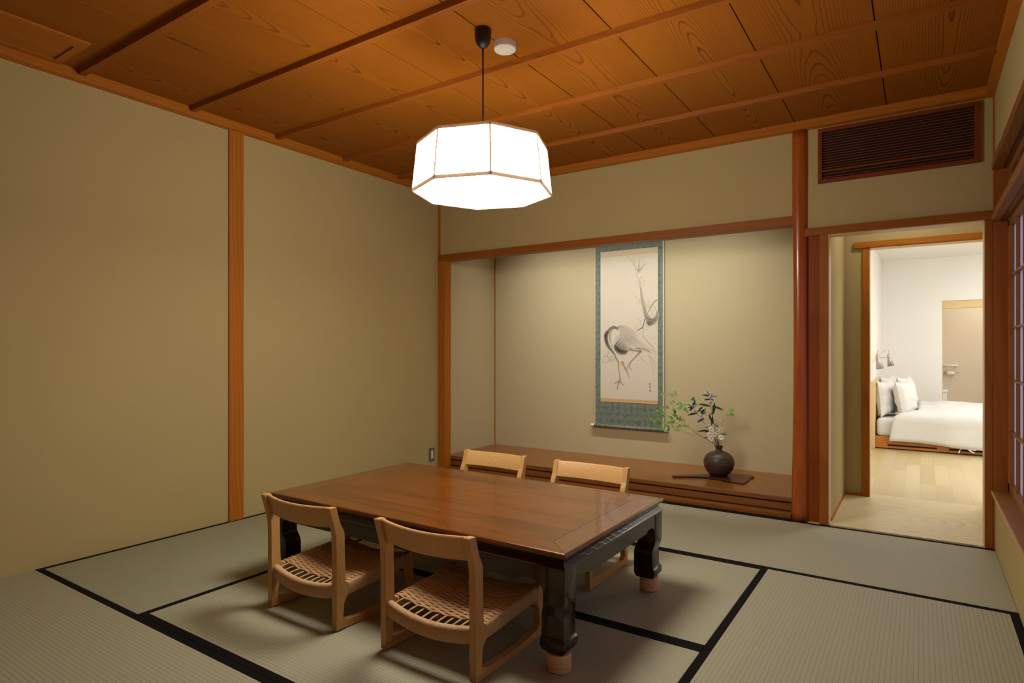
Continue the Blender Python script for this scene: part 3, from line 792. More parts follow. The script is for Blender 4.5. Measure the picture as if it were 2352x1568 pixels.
VX, VY, VZ = -1.200, 4.475, ZS + 0.0127
va = thing('flower_vase', 'round dark brown stoneware vase with a short narrow neck', 'vase', (VX, VY, VZ))
prof = [(0.0, 0.0), (0.050, 0.0), (0.060, 0.004), (0.078, 0.020), (0.096, 0.048), (0.1055, 0.080), (0.1045, 0.108), (0.093, 0.136), (0.070, 0.158), (0.044, 0.169), (0.028, 0.176), (0.0225, 0.186), (0.0235, 0.197), (0.029, 0.204), (0.031, 0.208), (0.0285, 0.2095), (0.021, 0.206), (0.0175, 0.19), (0.0175, 0.172), (0.0, 0.172)]
# densify with smooth interpolation
dp = []
for i in range(len(prof) - 1):
    for k in range(3):
        p0, p1, p2, p3 = prof[max(i - 1, 0)], prof[i], prof[i + 1], prof[min(i + 2, len(prof) - 1)]
        t = k / 3
        dp.append(tuple(max(0.0, 0.5 * (2 * p1[j] + (p2[j] - p0[j]) * t + (2 * p0[j] - 5 * p1[j] + 4 * p2[j] - p3[j]) * t * t + (3 * p1[j] - p0[j] - 3 * p2[j] + p3[j]) * t ** 3)) for j in (0, 1)))
dp.append(prof[-1])
MB().lathe(dp, seg=48).build('vase_body', VASE, va)

RX, RY = math.cos(0.5875), math.sin(0.5875)      # the arrangement spreads across the alcove
FX, FY = -RY, RX
ZT = VZ + 0.205
def A(X, Y, d=0.0):
    a = (X - 1115) * 0.000495; h = (915 - Y) * 0.000495
    return Vector((VX + RX * a + FX * d, VY + RY * a + FY * d, ZT + h))
def smooth_pts(pts, n=4):
    out = []
    m = len(pts)
    for i in range(m - 1):
        p0, p1, p2, p3 = pts[max(i - 1, 0)], pts[i], pts[i + 1], pts[min(i + 2, m - 1)]
        for k in range(n):
            t = k / n
            out.append(0.5 * ((2 * p1) + (p2 - p0) * t + (2 * p0 - 5 * p1 + 4 * p2 - p3) * t * t + (3 * p1 - p0 - 3 * p2 + p3) * t ** 3))
    out.append(pts[-1])
    return out
def stem(mb, pts, r0, r1):
    q = smooth_pts([A(*p) for p in pts])
    mb.tube(q, [r0 + (r1 - r0) * i / (len(q) - 1) for i in range(len(q))], 6)
def leaf(mb, base, tip, width, up, fold=0.25, bend=0.12):
    b, t = Vector(base), Vector(tip)
    ax = t - b; L = ax.length
    if L < 1e-6: return
    d = ax / L
    s = d.cross(Vector(up)); 
    if s.length < 1e-4: s = d.cross(Vector((1, 0, 0)))
    s.normalize(); n = s.cross(d).normalized()
    rows = []
    for i in range(8):
        u = i / 7
        w = width * math.sin(PI * min(1, u * 0.97 + 0.03)) ** 0.8 * (1 - 0.25 * u) * 0.5
        c = b + d * (L * u) - n * (bend * L * u * u)
        rows.append([c + s * w + n * (fold * w), c, c - s * w + n * (fold * w)])
    mb.grid(rows)
rf = random.Random(11)
def outer(d=1.0): return Vector((-FX, -FY, 0)) * d
# leafy branch
lb = thing('leafy_branch', 'thin brown branch with small bright green leaves spreading left and right from the vase', 'branch', (VX, VY, ZT))
def inlb(mb, name, mat, parent):
    off = Vector((VX, VY, ZT))
    mb.v = [tuple(Vector(p) - off) for p in mb.v]
    return mb.build(name, mat, parent)
st = MB()
stem(st, [(1112, 1010, 0), (1060, 893, -0.005), (985, 845, -0.015), (900, 790, -0.03), (790, 732, -0.05), (690, 655, -0.06), (590, 600, -0.07)], 0.0019, 0.0011)
stem(st, [(590, 600, -0.07), (560, 500, -0.08), (540, 450, -0.09), (530, 340, -0.09)], 0.0010, 0.0006)
stem(st, [(545, 480, -0.085), (470, 450, -0.10), (380, 400, -0.11), (300, 400, -0.11)], 0.0009, 0.0005)
stem(st, [(590, 612, -0.07), (470, 570, -0.05), (330, 540, -0.03), (200, 505, -0.02), (110, 505, -0.02)], 0.0010, 0.0005)
stem(st, [(790, 732, -0.05), (690, 735, -0.05), (560, 685, -0.04), (490, 665, -0.03), (360, 655, -0.03)], 0.0011, 0.0005)
stem(st, [(560, 685, -0.04), (545, 640, -0.04), (550, 560, -0.05), (545, 500, -0.06)], 0.0008, 0.0005)
stem(st, [(440, 450, -0.10), (400, 330, -0.09), (430, 200, -0.08), (420, 140, -0.08), (260, 150, -0.08)], 0.0008, 0.0004)
stem(st, [(1118, 1010, 0.004), (1150, 900, 0.01), (1168, 700, 0.02), (1170, 605, 0.03), (1205, 565, 0.035), (1290, 515, 0.04), (1320, 460, 0.045)], 0.0012, 0.0005)
stem(st, [(1205, 565, 0.035), (1215, 500, 0.04), (1250, 450, 0.04), (1310, 400, 0.04)], 0.0008, 0.0005)
stem(st, [(1170, 605, 0.03), (1040, 515, 0.05), (900, 440, 0.06), (830, 365, 0.06), (775, 270, 0.06)], 0.0008, 0.0005)
inlb(st, 'branch_stem', TWIG, lb)
lf = MB()
for X, Y in [(265, 150), (365, 150), (432, 132), (420, 178), (320, 325), (265, 350), (225, 395), (270, 410), (410, 285), (445, 265), (505, 295), (490, 345), (570, 360), (600, 375), (565, 300), (430, 395), (405, 360), (360, 350), (465, 430), (430, 450), (345, 465), (300, 480), (265, 440), (145, 465), (155, 535), (210, 500), (240, 525), (285, 555), (225, 580), (280, 610), (325, 670), (420, 500), (480, 495), (520, 500), (545, 515), (370, 580), (340, 580), (420, 610), (495, 625), (555, 595), (540, 615), (635, 610), (480, 665), (380, 440), (115, 505), (440, 545), (360, 660), (255, 425), (500, 285), (405, 545), (185, 490), (330, 600), (270, 620), (450, 500),
             (770, 240), (785, 268), (755, 255), (810, 305), (945, 400), (912, 425), (945, 440), (1310, 385), (1350, 395), (1325, 420), (1285, 465), (1350, 460), (1325, 450)]:
    d = -0.07 + rf.uniform(-0.04, 0.06) if X < 700 else 0.05 + rf.uniform(-0.02, 0.02)
    c = A(X, Y, d)
    ang = rf.uniform(0, 2 * PI); L = rf.uniform(0.028, 0.042)
    dr = Vector((RX, RY, 0)) * math.cos(ang) + Vector((0, 0, 1)) * math.sin(ang) * 0.8 + Vector((FX, FY, 0)) * rf.uniform(-0.5, 0.5)
    dr.normalize()
    leaf(lf, c - dr * L / 2, c + dr * L / 2, L * 0.58, Vector((-FX, -FY, 0.5)) + Vector((rf.uniform(-.5, .5), rf.uniform(-.5, .5), 0)))
inlb(lf, 'leaves', LEAFL, lb)

def bud(mb, c, d, L, r):
    c = Vector(c); d = Vector(d).normalized()
    a = d.cross(Vector((0.3, 0.8, 0.2))).normalized(); b = d.cross(a)
    rows = []
    for u, k in ((0, 0.35), (0.25, 0.75), (0.55, 1.0), (0.8, 0.85), (1.0, 0.35)):
        rows.append([c + d * (L * u) + (a * math.cos(q) + b * math.sin(q)) * (r * k * (1 + 0.12 * math.cos(5 * q))) for q in [2 * PI * i / 10 for i in range(10)]])
    mb.grid(rows, closed_v=True, cap=True)
def bell(name, label, stempts, leaves, buds):
    t = thing(name, label, 'flower', (VX, VY, ZT), group='bellflower stems in the vase')
    m = MB(); stem(m, stempts, 0.0021, 0.0013); inlb(m, 'stem', GSTEM, t)
    m = MB()
    for b, tp, d, wd in leaves:
        leaf(m, A(b[0], b[1], d), A(tp[0], tp[1], d + rf.uniform(-0.03, 0.0)), wd, Vector((-FX, -FY, 1.0)), 0.2, 0.10)
    inlb(m, 'leaves', LEAFD, t)
    for (x, y) in buds:
        m = MB()
        c = A(x, y, stempts[-1][2] + rf.uniform(-0.015, 0.005))
        d = Vector((rf.uniform(-.35, .35), rf.uniform(-.5, .1), 1))
        bud(m, c - d.normalized() * 0.009, d, 0.021, 0.0078)
        inlb(m, 'blossom', PURP, t)
bell('bellflower_stem', 'tall upright stem of lilac buds and dark leaves, tallest in the vase',
     [(1110, 1010, 0), (1100, 890, 0), (1062, 700, 0), (1025, 500, -0.005), (985, 300, -0.01), (965, 190, -0.015)],
     [((990, 335), (800, 290), -0.01, 0.026), ((1005, 328), (1182, 382), -0.01, 0.026), ((1022, 450), (1048, 278), -0.01, 0.024), ((1025, 455), (962, 430), -0.01, 0.014), ((985, 540), (958, 435), -0.02, 0.018), ((1002, 620), (1005, 470), -0.02, 0.020), ((968, 190), (850, 160), -0.015, 0.018), ((968, 185), (928, 108), -0.015, 0.016), ((970, 195), (1072, 182), -0.015, 0.018), ((975, 232), (888, 236), -0.015, 0.018), ((980, 225), (1020, 242), -0.015, 0.018), ((965, 180), (1015, 150), -0.015, 0.014), ((1060, 625), (1105, 615), -0.01, 0.014), ((1055, 610), (1072, 575), -0.01, 0.012), ((1130, 748), (1212, 720), -0.01, 0.022)],
     [(925, 155), (988, 165), (968, 200), (957, 275), (998, 275), (962, 150), (1000, 410), (1040, 575), (985, 180)])
bell('bellflower_stem', 'left leaning stem of pale lilac buds and dark pointed leaves',
     [(1106, 1010, 0.003), (1085, 890, 0), (1030, 780, -0.005), (960, 660, -0.01), (862, 540, -0.02), (792, 440, -0.025), (720, 330, -0.03)],
     [((790, 428), (630, 448), -0.025, 0.022), ((792, 412), (850, 328), -0.025, 0.022), ((850, 462), (880, 372), -0.02, 0.026), ((862, 528), (785, 560), -0.02, 0.026), ((862, 530), (892, 510), -0.02, 0.016), ((722, 330), (620, 290), -0.03, 0.016), ((722, 330), (735, 230), -0.03, 0.018), ((725, 335), (790, 292), -0.03, 0.018), ((725, 345), (660, 392), -0.03, 0.020), ((715, 345), (642, 342), -0.03, 0.014), ((960, 680), (780, 684), -0.015, 0.020), ((960, 690), (890, 700), -0.015, 0.014), ((940, 785), (890, 785), -0.01, 0.010)],
     [(720, 275), (690, 322), (742, 332), (740, 390), (778, 385), (840, 462), (822, 500), (856, 495), (905, 625), (945, 610)])
daisies = [((975, 655), -0.045, 'white daisy at upper left of the cluster above the vase neck'), ((1125, 672), -0.03, 'white daisy at upper right of the cluster above the vase'),
           ((960, 738), -0.035, 'white daisy at the far left of the cluster above the vase'), ((1012, 725), -0.055, 'white daisy in the middle of the cluster above the vase'),
           ((1115, 770), -0.05, 'lowest right white daisy, just above the vase mouth'), ((975, 790), -0.045, 'lowest left white daisy, hanging above the vase shoulder'),
           ((1032, 605), -0.02, 'topmost small white daisy beside the tall lilac stem'), ((1092, 715), -0.01, 'white daisy tucked behind between the left and right daisies')]
for i, ((X, Y), d, lab) in enumerate(daisies):
    t = thing('white_daisy', lab, 'flower', (VX, VY, ZT), group='white daisies in the vase')
    m = MB(); stem(m, [(1112 + 3 * (i % 3), 1000, 0), (1100 + 6 * (i % 4), 890, -0.004), (0.45 * 1105 + 0.55 * X, 0.45 * 890 + 0.55 * Y + 25, d * 0.5), (X, Y, d + 0.004)], 0.0012, 0.0009)
    inlb(m, 'stem', GSTEM, t)
    c = A(X, Y, d)
    n = (Vector((-FX, -FY, 0.35)) + Vector((rf.uniform(-.4, .4), rf.uniform(-.3, .3), rf.uniform(-.2, .3)))).normalized()
    a = n.cross(Vector((0, 0, 1))).normalized(); b = n.cross(a)
    m = MB()
    Rr = 0.0205 if i < 6 else 0.017
    for k in range(11):
        q = 2 * PI * k / 11 + rf.uniform(-.1, .1)
        dr = a * math.cos(q) + b * math.sin(q); sd = a * -math.sin(q) + b * math.cos(q)
        rows = []
        for u, w_, h in ((0.15, 0.2, 0), (0.45, 0.30, 0.02), (0.8, 0.34, 0.05), (1.0, 0.16, -0.02)):
            p = c + dr * (Rr * u) + n * (h * Rr * 2)
            rows.append([p + sd * (w_ * Rr) + n * 0.0008, p, p - sd * (w_ * Rr) + n * 0.0008])
        m.grid(rows)
    inlb(m, 'petals', PETAL, t)
    m = MB(); bud(m, c - n * 0.001, n, 0.004, 0.0056); inlb(m, 'flower_disc', YELLOW, t)

# ------------------------------------------------------------------ table
TCX, TCY = -1.672, 2.120
HX, HY = 0.752, 0.440
tb = thing('low_table', 'low dark wooden dining table with glossy top and curved feet on pale risers', 'table', (TCX, TCY, 0))
BW = 0.098
def ring_loop(o_, z):
    return [(-HX + o_, -HY + o_, z), (HX - o_, -HY + o_, z), (HX - o_, HY - o_, z), (-HX + o_, HY - o_, z)]
tp = MB().box(-HX + BW + 0.0012, HX - BW - 0.0012, -HY + BW + 0.0002, HY - BW - 0.0002, 0.374, 0.390)
tp.build('top_panel', TABLE, tb)
def border(side):
    """one mitred edge board with its moulded lip"""
    prof = [(BW, 0.3899), (0.006, 0.3899), (0.002, 0.3885), (0.0, 0.384), (0.0, 0.378), (0.003, 0.3735), (0.012, 0.372), (BW, 0.372)]
    m = MB()
    g = 0.0009
    rows = []
    for o_, z in prof:
        e = o_ + (g if o_ < BW else g)
        if side in (0, 2):
            s = -1 if side == 0 else 1
            rows.append([(-HX + e, s * (HY - o_), z), (HX - e, s * (HY - o_), z)])
        else:
            s = -1 if side == 3 else 1
            rows.append([(s * (HX - o_), -HY + e, z), (s * (HX - o_), HY - e, z)])
    m.grid(rows, closed_u=True, smooth=False)
    n = len(prof)
    m.f += [tuple(2 * i for i in range(n)), tuple(2 * i + 1 for i in range(n))[::-1]]; m.sm += [False, False]
    return m
for s in range(4):
    border(s).build('edge_board', TABLE if s in (0, 2) else TABLEY, tb)
# waist and shoulder moulding under the top
prof = [(0.012, 0.3718), (0.016, 0.370), (0.017, 0.3665), (0.020, 0.366), (0.020, 0.3635), (0.0165, 0.3625), (0.0155, 0.3605), (0.0158, 0.3585), (0.0135, 0.3575), (0.010, 0.352), (0.0055, 0.345), (0.003, 0.3415), (0.002, 0.339), (0.0025, 0.336), (0.005, 0.335), (0.04, 0.335), (0.04, 0.3718)]
m = MB()
m.grid([ring_loop(o_, z) for o_, z in prof], closed_u=True, closed_v=True, smooth=False)
m.build('waist_moulding', LACQ, tb)
# aprons
def apron(L, a0, a1, axis):
    """underside is higher beside the legs, with a small step down to the middle; spans -L..L"""
    zc, zh = 0.276, 0.286
    half = [(L, 0.245)]
    for k in range(1, 9):
        a = k / 8 * PI / 2
        half.append((L - 0.041 * (1 - math.cos(a)), 0.245 + (zh - 0.245) * math.sin(a)))
    half += [(L - 0.072, zh), (L - 0.080, zh - 0.001), (L - 0.088, zh - 0.005), (L - 0.094, zc + 0.001), (L - 0.102, zc)]
    low = [(-x, z) for x, z in half] + half[::-1]
    e = 0.0018
    rows = []
    for x, z in low:
        pr = [(a0, 0.335), (a1, 0.335), (a1, z + e), (a1 + (e if a0 > a1 else -e), z), (a0 + (-e if a0 > a1 else e), z), (a0, z + e)]
        rows.append([(x, p, q) if axis == 'y' else (p, x, q) for p, q in pr])
    return MB().grid(rows, closed_v=True, cap=True, smooth=False)
LW = 0.080
LI = 0.005
ax_ = HX - LI - LW + 0.001; ay_ = HY - LI - LW + 0.001
for s in (-1, 1):
    y0, y1 = sorted((s * (HY - LI - 0.002), s * (HY - LI - 0.026)))
    apron(ax_, y0, y1, 'y').build('long_apron', LACQ, tb)
    x0, x1 = sorted((s * (HX - LI - 0.002), s * (HX - LI - 0.026)))
    apron(ay_, x0, x1, 'x').build('short_apron', LACQ, tb)
# legs: square post that jogs inwards, then a curled foot
def leg(sx, sy):
    def sq(cx0, cx1, cy0, cy1, z, r=0.0032):
        """outer/inner limits measured from the outer corner, inwards"""
        X = lambda d: sx * (HX - LI - d); Y = lambda d: sy * (HY - LI - d)
        pts = []
        for (ax, ay, bx, by) in ((cx0, cy0, 1, 1), (cx1, cy0, -1, 1), (cx1, cy1, -1, -1), (cx0, cy1, 1, -1)):
            c = (ax + bx * r, ay + by * r)
            st_ = {(1, 1): PI, (-1, 1): 1.5 * PI, (-1, -1): 0, (1, -1): 0.5 * PI}[(bx, by)]
            for k in range(4):
                a = st_ + k / 3 * PI / 2
                pts.append((X(c[0] + r * math.cos(a)), Y(c[1] + r * math.sin(a)), z))
        return pts
    lv = [(0.0, LW, 0.336), (0.0, LW, 0.222), (0.003, LW + 0.002, 0.208), (0.008, LW + 0.008, 0.190), (0.010, LW + 0.011, 0.178), (0.010, LW + 0.012, 0.165), (0.0095, LW + 0.012, 0.116), (0.007, LW + 0.012, 0.108), (0.001, LW + 0.012, 0.102), (0.0, LW + 0.012, 0.095), (0.0, LW + 0.012, 0.084), (0.003, LW + 0.010, 0.074), (0.011, LW + 0.004, 0.063), (0.016, LW - 0.002, 0.060)]
    rows = [sq(a, b, a, b, z) for a, b, z in lv]
    m = MB(); m.grid(rows, closed_v=True, cap=True)
    o = m.build('leg', LACQ, tb, smooth_angle=24)
    # carved lines on the two outer sides of the foot
    for k in range(3):
        z = 0.096 - 0.0075 * k
        g = MB()
        for face in (0, 1):
            if face == 0:
                x0, x1 = sorted((sx * (HX - LI + 0.0012), sx * (HX - LI - 0.001)))
                y0, y1 = sorted((sy * (HY - LI - 0.010), sy * (HY - LI - 0.072)))
            else:
                y0, y1 = sorted((sy * (HY - LI + 0.0012), sy * (HY - LI - 0.001)))
                x0, x1 = sorted((sx * (HX - LI - 0.010), sx * (HX - LI - 0.072)))
            g.box(x0, x1, y0, y1, z - 0.0018, z + 0.0018, 0.0008)
        g.build('carved_bead', LACQ, o)
    cx, cy = sx * (HX - LI - 0.043), sy * (HY - LI - 0.040)
    R0 = 0.0395
    MB().lathe([(0.0, 0.0), (R0 - 0.006, 0.0), (R0 - 0.001, 0.004), (R0 + 0.001, 0.018), (R0 + 0.001, 0.0195), (R0 - 0.0015, 0.0205), (R0 - 0.0015, 0.0215), (R0 + 0.001, 0.0225), (R0 + 0.001, 0.033), (R0 - 0.0015, 0.034), (R0 - 0.0015, 0.035), (R0 + 0.0005, 0.036), (R0 - 0.001, 0.0598), (0.0, 0.0598)], cx, cy, 32).build('leg_riser', RISER, o, smooth_angle=40)
for sx in (-1, 1):
    for sy in (-1, 1): leg(sx, sy)

# ------------------------------------------------------------------ chairs
def make_chair():
    t = thing('low_chair', '', 'chair')
    pw = 0.026
    for s in (-1, 1):
        x0, x1 = sorted((s * 0.2045, s * (0.2045 - pw)))
        post = [(-0.2035, 0.028), (-0.2045, 0.10), (-0.2050, 0.2), (-0.2055, 0.30), (-0.2075, 0.345), (-0.2130, 0.375), (-0.2365, 0.4555), (-0.2335, 0.4580), (-0.2045, 0.4560),
                (-0.1860, 0.392), (-0.1720, 0.367), (-0.1665, 0.352), (-0.1660, 0.30), (-0.1640, 0.22), (-0.1620, 0.180), (-0.158, 0.173), (-0.150, 0.172), (-0.149, 0.165), (-0.149, 0.128), (-0.153, 0.118), (-0.162, 0.108), (-0.168, 0.095), (-0.1725, 0.05), (-0.174, 0.028)]
        MB().prism(post, x0, x1, 'x', 0.0025).build('back_post', OAK, t)
        fl = [(0.174, 0.026), (0.1745, 0.07), (0.166, 0.112), (0.160, 0.121), (0.160, 0.176), (0.166, 0.186), (0.196, 0.188), (0.2005, 0.182), (0.2015, 0.10), (0.203, 0.030)]
        MB().prism(fl, x0, x1, 'x', 0.0025).build('front_leg', OAK, t)
        n = 16
        bot = [(-0.2035 + 0.4065 * i / n, 0.0055 * (2 * i / n - 1) ** 2 + 0.0008) for i in range(n + 1)]
        top = []
        for i in range(n + 1):
            y = -0.172 + 0.346 * i / n; u = 2 * i / n - 1
            top.append((y, 0.0235 + 0.012 * u * u + (0.010 * max(0, abs(u) - 0.9) / 0.1)))
        poly = bot + [(0.203, 0.0305), (0.174, 0.0305)] + top[::-1] + [(-0.174, 0.0285), (-0.2035, 0.0285)]
        MB().prism(poly, x0 + 0.0005, x1 - 0.0005, 'x', 0.0018).build('runner', OAKY, t)
    # curved backrest between the posts
    rows = []
    n = 24
    for i in range(n + 1):
        u = 2 * i / n - 1
        x = u * 0.1790
        bow = -0.030 * (1 - u * u)
        dip = -0.003 * (1 - u * u)
        ring = []
        for (dy, z) in ((-0.2245, 0.452), (-0.2215, 0.4555), (-0.2115, 0.4555), (-0.208, 0.452), (-0.1875, 0.381), (-0.190, 0.3765), (-0.198, 0.3765), (-0.2025, 0.379)):
            ring.append((x, dy + bow, z + dip))
        rows.append(ring)
    MB().grid(rows, closed_v=True, cap=True, smooth=True).build('backrest', OAKX, t, smooth_angle=40)
    # cord-wrapped seat rails
    def wrapped(path, w, h, nstr, name):
        """path(u)->(centre, side) ; ribbed rounded bar"""
        rows = []
        N = nstr * 4
        for i in range(N + 1):
            u = i / N
            c, sd = path(u)
            rib = 0.0010 * abs(math.sin(PI * nstr * u))
            ring = []
            for k in range(14):
                a = 2 * PI * k / 14
                ca, sa = math.cos(a), math.sin(a)
                ex = 2 / 3.2
                px = (abs(ca) ** ex) * (1 if ca >= 0 else -1) * (w / 2 + rib); pz = (abs(sa) ** ex) * (1 if sa >= 0 else -1) * (h / 2 + rib)
                ring.append(c + sd * px + Vector((0, 0, pz)))
            rows.append(ring)
        MB().grid(rows, closed_v=True, cap=True).build(name, CORD, t)
    DIP = 0.020
    def rear(u):
        q = 2 * u - 1
        return Vector((0.178 * q, -0.184 - 0.012 * (1 - q * q), 0.1425 - DIP * (1 - q * q))), Vector((0, 1, 0))
    def front(u):
        q = 2 * u - 1
        return Vector((0.178 * q, 0.181, 0.158 - DIP * (1 - q * q))), Vector((0, 1, 0))
    wrapped(rear, 0.030, 0.052, 76, 'rear_seat_rail')
    wrapped(front, 0.028, 0.050, 76, 'front_seat_rail')
    for s in (-1, 1):
        wrapped(lambda u: (Vector((s * 0.1895, -0.148 + 0.307 * u, 0.1435 + 0.0145 * u)), Vector((1, 0, 0))), 0.029, 0.052, 74, 'side_seat_rail')
    # woven cord seat
    sw = MB()
    def zs(x, y): return 0.1685 + 0.016 * (y + 0.18) / 0.36 - DIP * (1 - (x / 0.178) ** 2)
    nw = 11
    wx = [-0.160 + 0.320 * i / (nw - 1) for i in range(nw)]
    for x in wx:
        for dx in (-0.0022, 0.0022):
            pts = [(x + dx, y, zs(x, y) - (0.002 if -0.17 < y < 0.17 else 0.004)) for y in [-0.196 + 0.382 * k / 12 for k in range(13)]]
            sw.tube(pts, 0.0019, 5, cap=False)
    nr = 62
    for j in range(nr):
        y = -0.138 + (0.152 + 0.138) * j / (nr - 1)
        par = (j // 2) % 2
        pts = []
        M_ = 52
        for k in range(M_ + 1):
            x = -0.196 + 0.392 * k / M_
            ph = (x - wx[0]) / (wx[1] - wx[0]) * PI
            z = zs(max(-0.178, min(0.178, x)), y) + 0.0023 * math.cos(ph) * (1 if par else -1) + 0.0010
            if abs(x) > 0.182: z -= 0.0 if abs(x) < 0.19 else 0.003
            pts.append((x, y, z))
        sw.tube(pts, 0.0026, 5, cap=False)
    sw.build('woven_seat', CORD, t)
    return t
ch = make_chair()
chairs = [(-1.967, 1.703, 0, 'low pale oak chair at the left on the near side of the table'),
          (-1.335, 1.703, 0, 'low pale oak chair by the front right table leg, its back towards the camera'),
          (-1.960, 2.553, PI, 'low pale oak chair across the table, left one, its back showing above the tabletop'),
          (-1.372, 2.553, PI, 'low pale oak chair across the table, right one, its runner showing under the table')]
for i, (x, y, r, lab) in enumerate(chairs):
    o = ch if i == 0 else copy_tree(ch)
    o.location = (x, y, 0); o.rotation_euler = (0, 0, r)
    o['label'] = lab; o['group'] = 'low oak chairs around the table'

# ------------------------------------------------------------------ pendant lamp, detector, grilles, switch
LX, LY = -1.549, 2.103
lm = thing('pendant_lamp', 'octagonal white pendant lamp glowing over the table on a black cord', 'lamp', (LX, LY, ZC))
def lz(z): return z - ZC
ca = MB().lathe([(0.0, 0.0), (0.032, -0.0001), (0.035, -0.005), (0.035, -0.034), (0.032, -0.053), (0.025, -0.068), (0.014, -0.078), (0.005, -0.082), (0.0, -0.082)], seg=32).build('ceiling_canopy', BLACK, lm)
MB().tube([(0, 0, -0.078), (0, 0, lz(1.845))], 0.0036, 10).build('cord', BLACK, lm)
RB, RT, ZB, ZTp = 0.2965, 0.275, 1.696, 1.894
A0 = math.radians(-48)
def vt(r, z, k, dr=0): return Vector(((r + dr) * math.cos(A0 + k * PI / 4), (r + dr) * math.sin(A0 + k * PI / 4), lz(z)))
for k in range(8):
    m = MB()
    a, b, c, d = vt(RB, ZB + 0.006, k, -0.003), vt(RB, ZB + 0.006, k + 1, -0.003), vt(RT, ZTp - 0.006, k + 1, -0.003), vt(RT, ZTp - 0.006, k, -0.003)
    n = (b - a).cross(d - a).normalized() * 0.0015
    m.add([a, b, c, d, a - n, b - n, c - n, d - n], [(0, 1, 2, 3), (7, 6, 5, 4), (0, 4, 5, 1), (1, 5, 6, 2), (2, 6, 7, 3), (3, 7, 4, 0)])
    m.build('shade_panel', SHADE, lm)
m = MB()
z = ZB + 0.008
ring = [vt(RB - 0.008, z, k) for k in range(8)]; ring2 = [p + Vector((0, 0, 0.0015)) for p in ring]
m.add(ring + ring2, [tuple(range(8)), tuple(range(15, 7, -1))] + [(k, (k + 1) % 8, 8 + (k + 1) % 8, 8 + k) for k in range(8)])
m.build('bottom_diffuser', SHADE, lm)
m = MB()
for k in range(8):
    a, b, c, d = vt(RB, ZB + 0.012, k, -0.012), vt(RB, ZB + 0.012, k + 1, -0.012), vt(RT, ZTp - 0.004, k + 1, -0.012), vt(RT, ZTp - 0.004, k, -0.012)
    m.add([a, b, c, d], [(0, 1, 2, 3)])
m.add([vt(RB - 0.013, ZB + 0.0125, k) for k in range(8)], [tuple(range(8))])
m.build('shade_glow_blocker', LINEN, lm)  # added inner liner, keeps the panels' inward glow off the ceiling
fm = MB()
def bar(p, q, w, h):
    d = (q - p).normalized(); up = Vector((0, 0, 1)) if abs(d.z) < 0.8 else Vector((p.x, p.y, 0)).normalized()
    s = d.cross(up).normalized(); u = s.cross(d)
    vs = [e + s * (w / 2 * i) + u * (h / 2 * j) for e in (p, q) for i, j in ((-1, -1), (1, -1), (1, 1), (-1, 1))]
    fm.add(vs, [(0, 1, 2, 3), (7, 6, 5, 4), (0, 4, 5, 1), (1, 5, 6, 2), (2, 6, 7, 3), (3, 7, 4, 0)])
for k in range(8):
    bar(vt(RB, ZB, k), vt(RB, ZB, k + 1), 0.006, 0.013)
    bar(vt(RT, ZTp, k), vt(RT, ZTp, k + 1), 0.006, 0.012)
    bar(vt(RB, ZB, k), vt(RT, ZTp, k), 0.0075, 0.005)
for k in range(4):
    bar(vt(RT, ZTp, k), vt(RT, ZTp, k + 4), 0.004, 0.006)
fm.build('shade_frame', FRAMEM, lm)
MB().lathe([(0.0, lz(1.862)), (0.02, lz(1.862)), (0.022, lz(1.822)), (0.012, lz(1.817)), (0.0, lz(1.817))], seg=20).build('lamp_socket', BLACK, lm)
MB().lathe([(0.0, lz(1.816)), (0.014, lz(1.812)), (0.03, lz(1.782)), (0.03, lz(1.767)), (0.018, lz(1.747)), (0.0, lz(1.742))], seg=20).build('bulb', BULB, lm)

dt = thing('smoke_detector', 'small round white smoke detector on the ceiling beside the lamp canopy', 'smoke detector', (-1.537, 2.252, ZC))
MB().lathe([(0.0, 0.0), (0.050, 0.0), (0.050, -0.010), (0.0495, -0.028), (0.045, -0.033), (0.036, -0.034), (0.0, -0.034)], seg=36).build('detector_body', WHITEP, dt, smooth_angle=40)
MB().lathe([(0.035, -0.0341), (0.033, -0.038), (0.02, -0.041), (0.0, -0.0415)], seg=28).build('sensor_dome', WHITEP, dt)

# air grille over the doorway
ag = thing('wall_air_grille', 'wide wooden louvred air grille over the doorway', 'air grille', (-0.125, YB, 2.0))
gx0, gx1, gz0, gz1 = -0.378, 0.384, 0.006, 0.326
fw = 0.022
fr = MB()
fr.prism([(gx0, gz0), (gx1, gz0), (gx1 - fw, gz0 + fw), (gx0 + fw, gz0 + fw)], -0.022, 0.0, 'y', 0.0015)
fr.prism([(gx0, gz1), (gx1, gz1), (gx1 - fw, gz1 - fw), (gx0 + fw, gz1 - fw)], -0.022, 0.0, 'y', 0.0015)
fr.prism([(gx0, gz0), (gx0 + fw, gz0 + fw), (gx0 + fw, gz1 - fw), (gx0, gz1)], -0.022, 0.0, 'y', 0.0015)
fr.prism([(gx1, gz0), (gx1 - fw, gz0 + fw), (gx1 - fw, gz1 - fw), (gx1, gz1)], -0.022, 0.0, 'y', 0.0015)
fr.build('grille_frame', GRILLW, ag)
MB().box(gx0 + 0.01, gx1 - 0.01, -0.002, -0.0005, gz0 + 0.01, gz1 - 0.01).build('dark_backing', DARKGAP, ag)
zz = [gz0 + fw + 0.008, gz0 + fw + 0.026] + [gz0 + fw + 0.062 + 0.0152 * k for k in range(14)]
for z in zz:
    MB().prism([(-0.018, z - 0.001), (-0.006, z + 0.001), (-0.006, z + 0.005), (-0.018, z + 0.0035)], gx0 + fw - 0.003, gx1 - fw + 0.003, 'x').build('louvre', GRILLW, ag)
MB().box(gx0 + fw - 0.003, gx1 - fw + 0.003, -0.019, -0.006, gz0 + fw + 0.041, gz0 + fw + 0.052).build('middle_bar', GRILLW, ag)

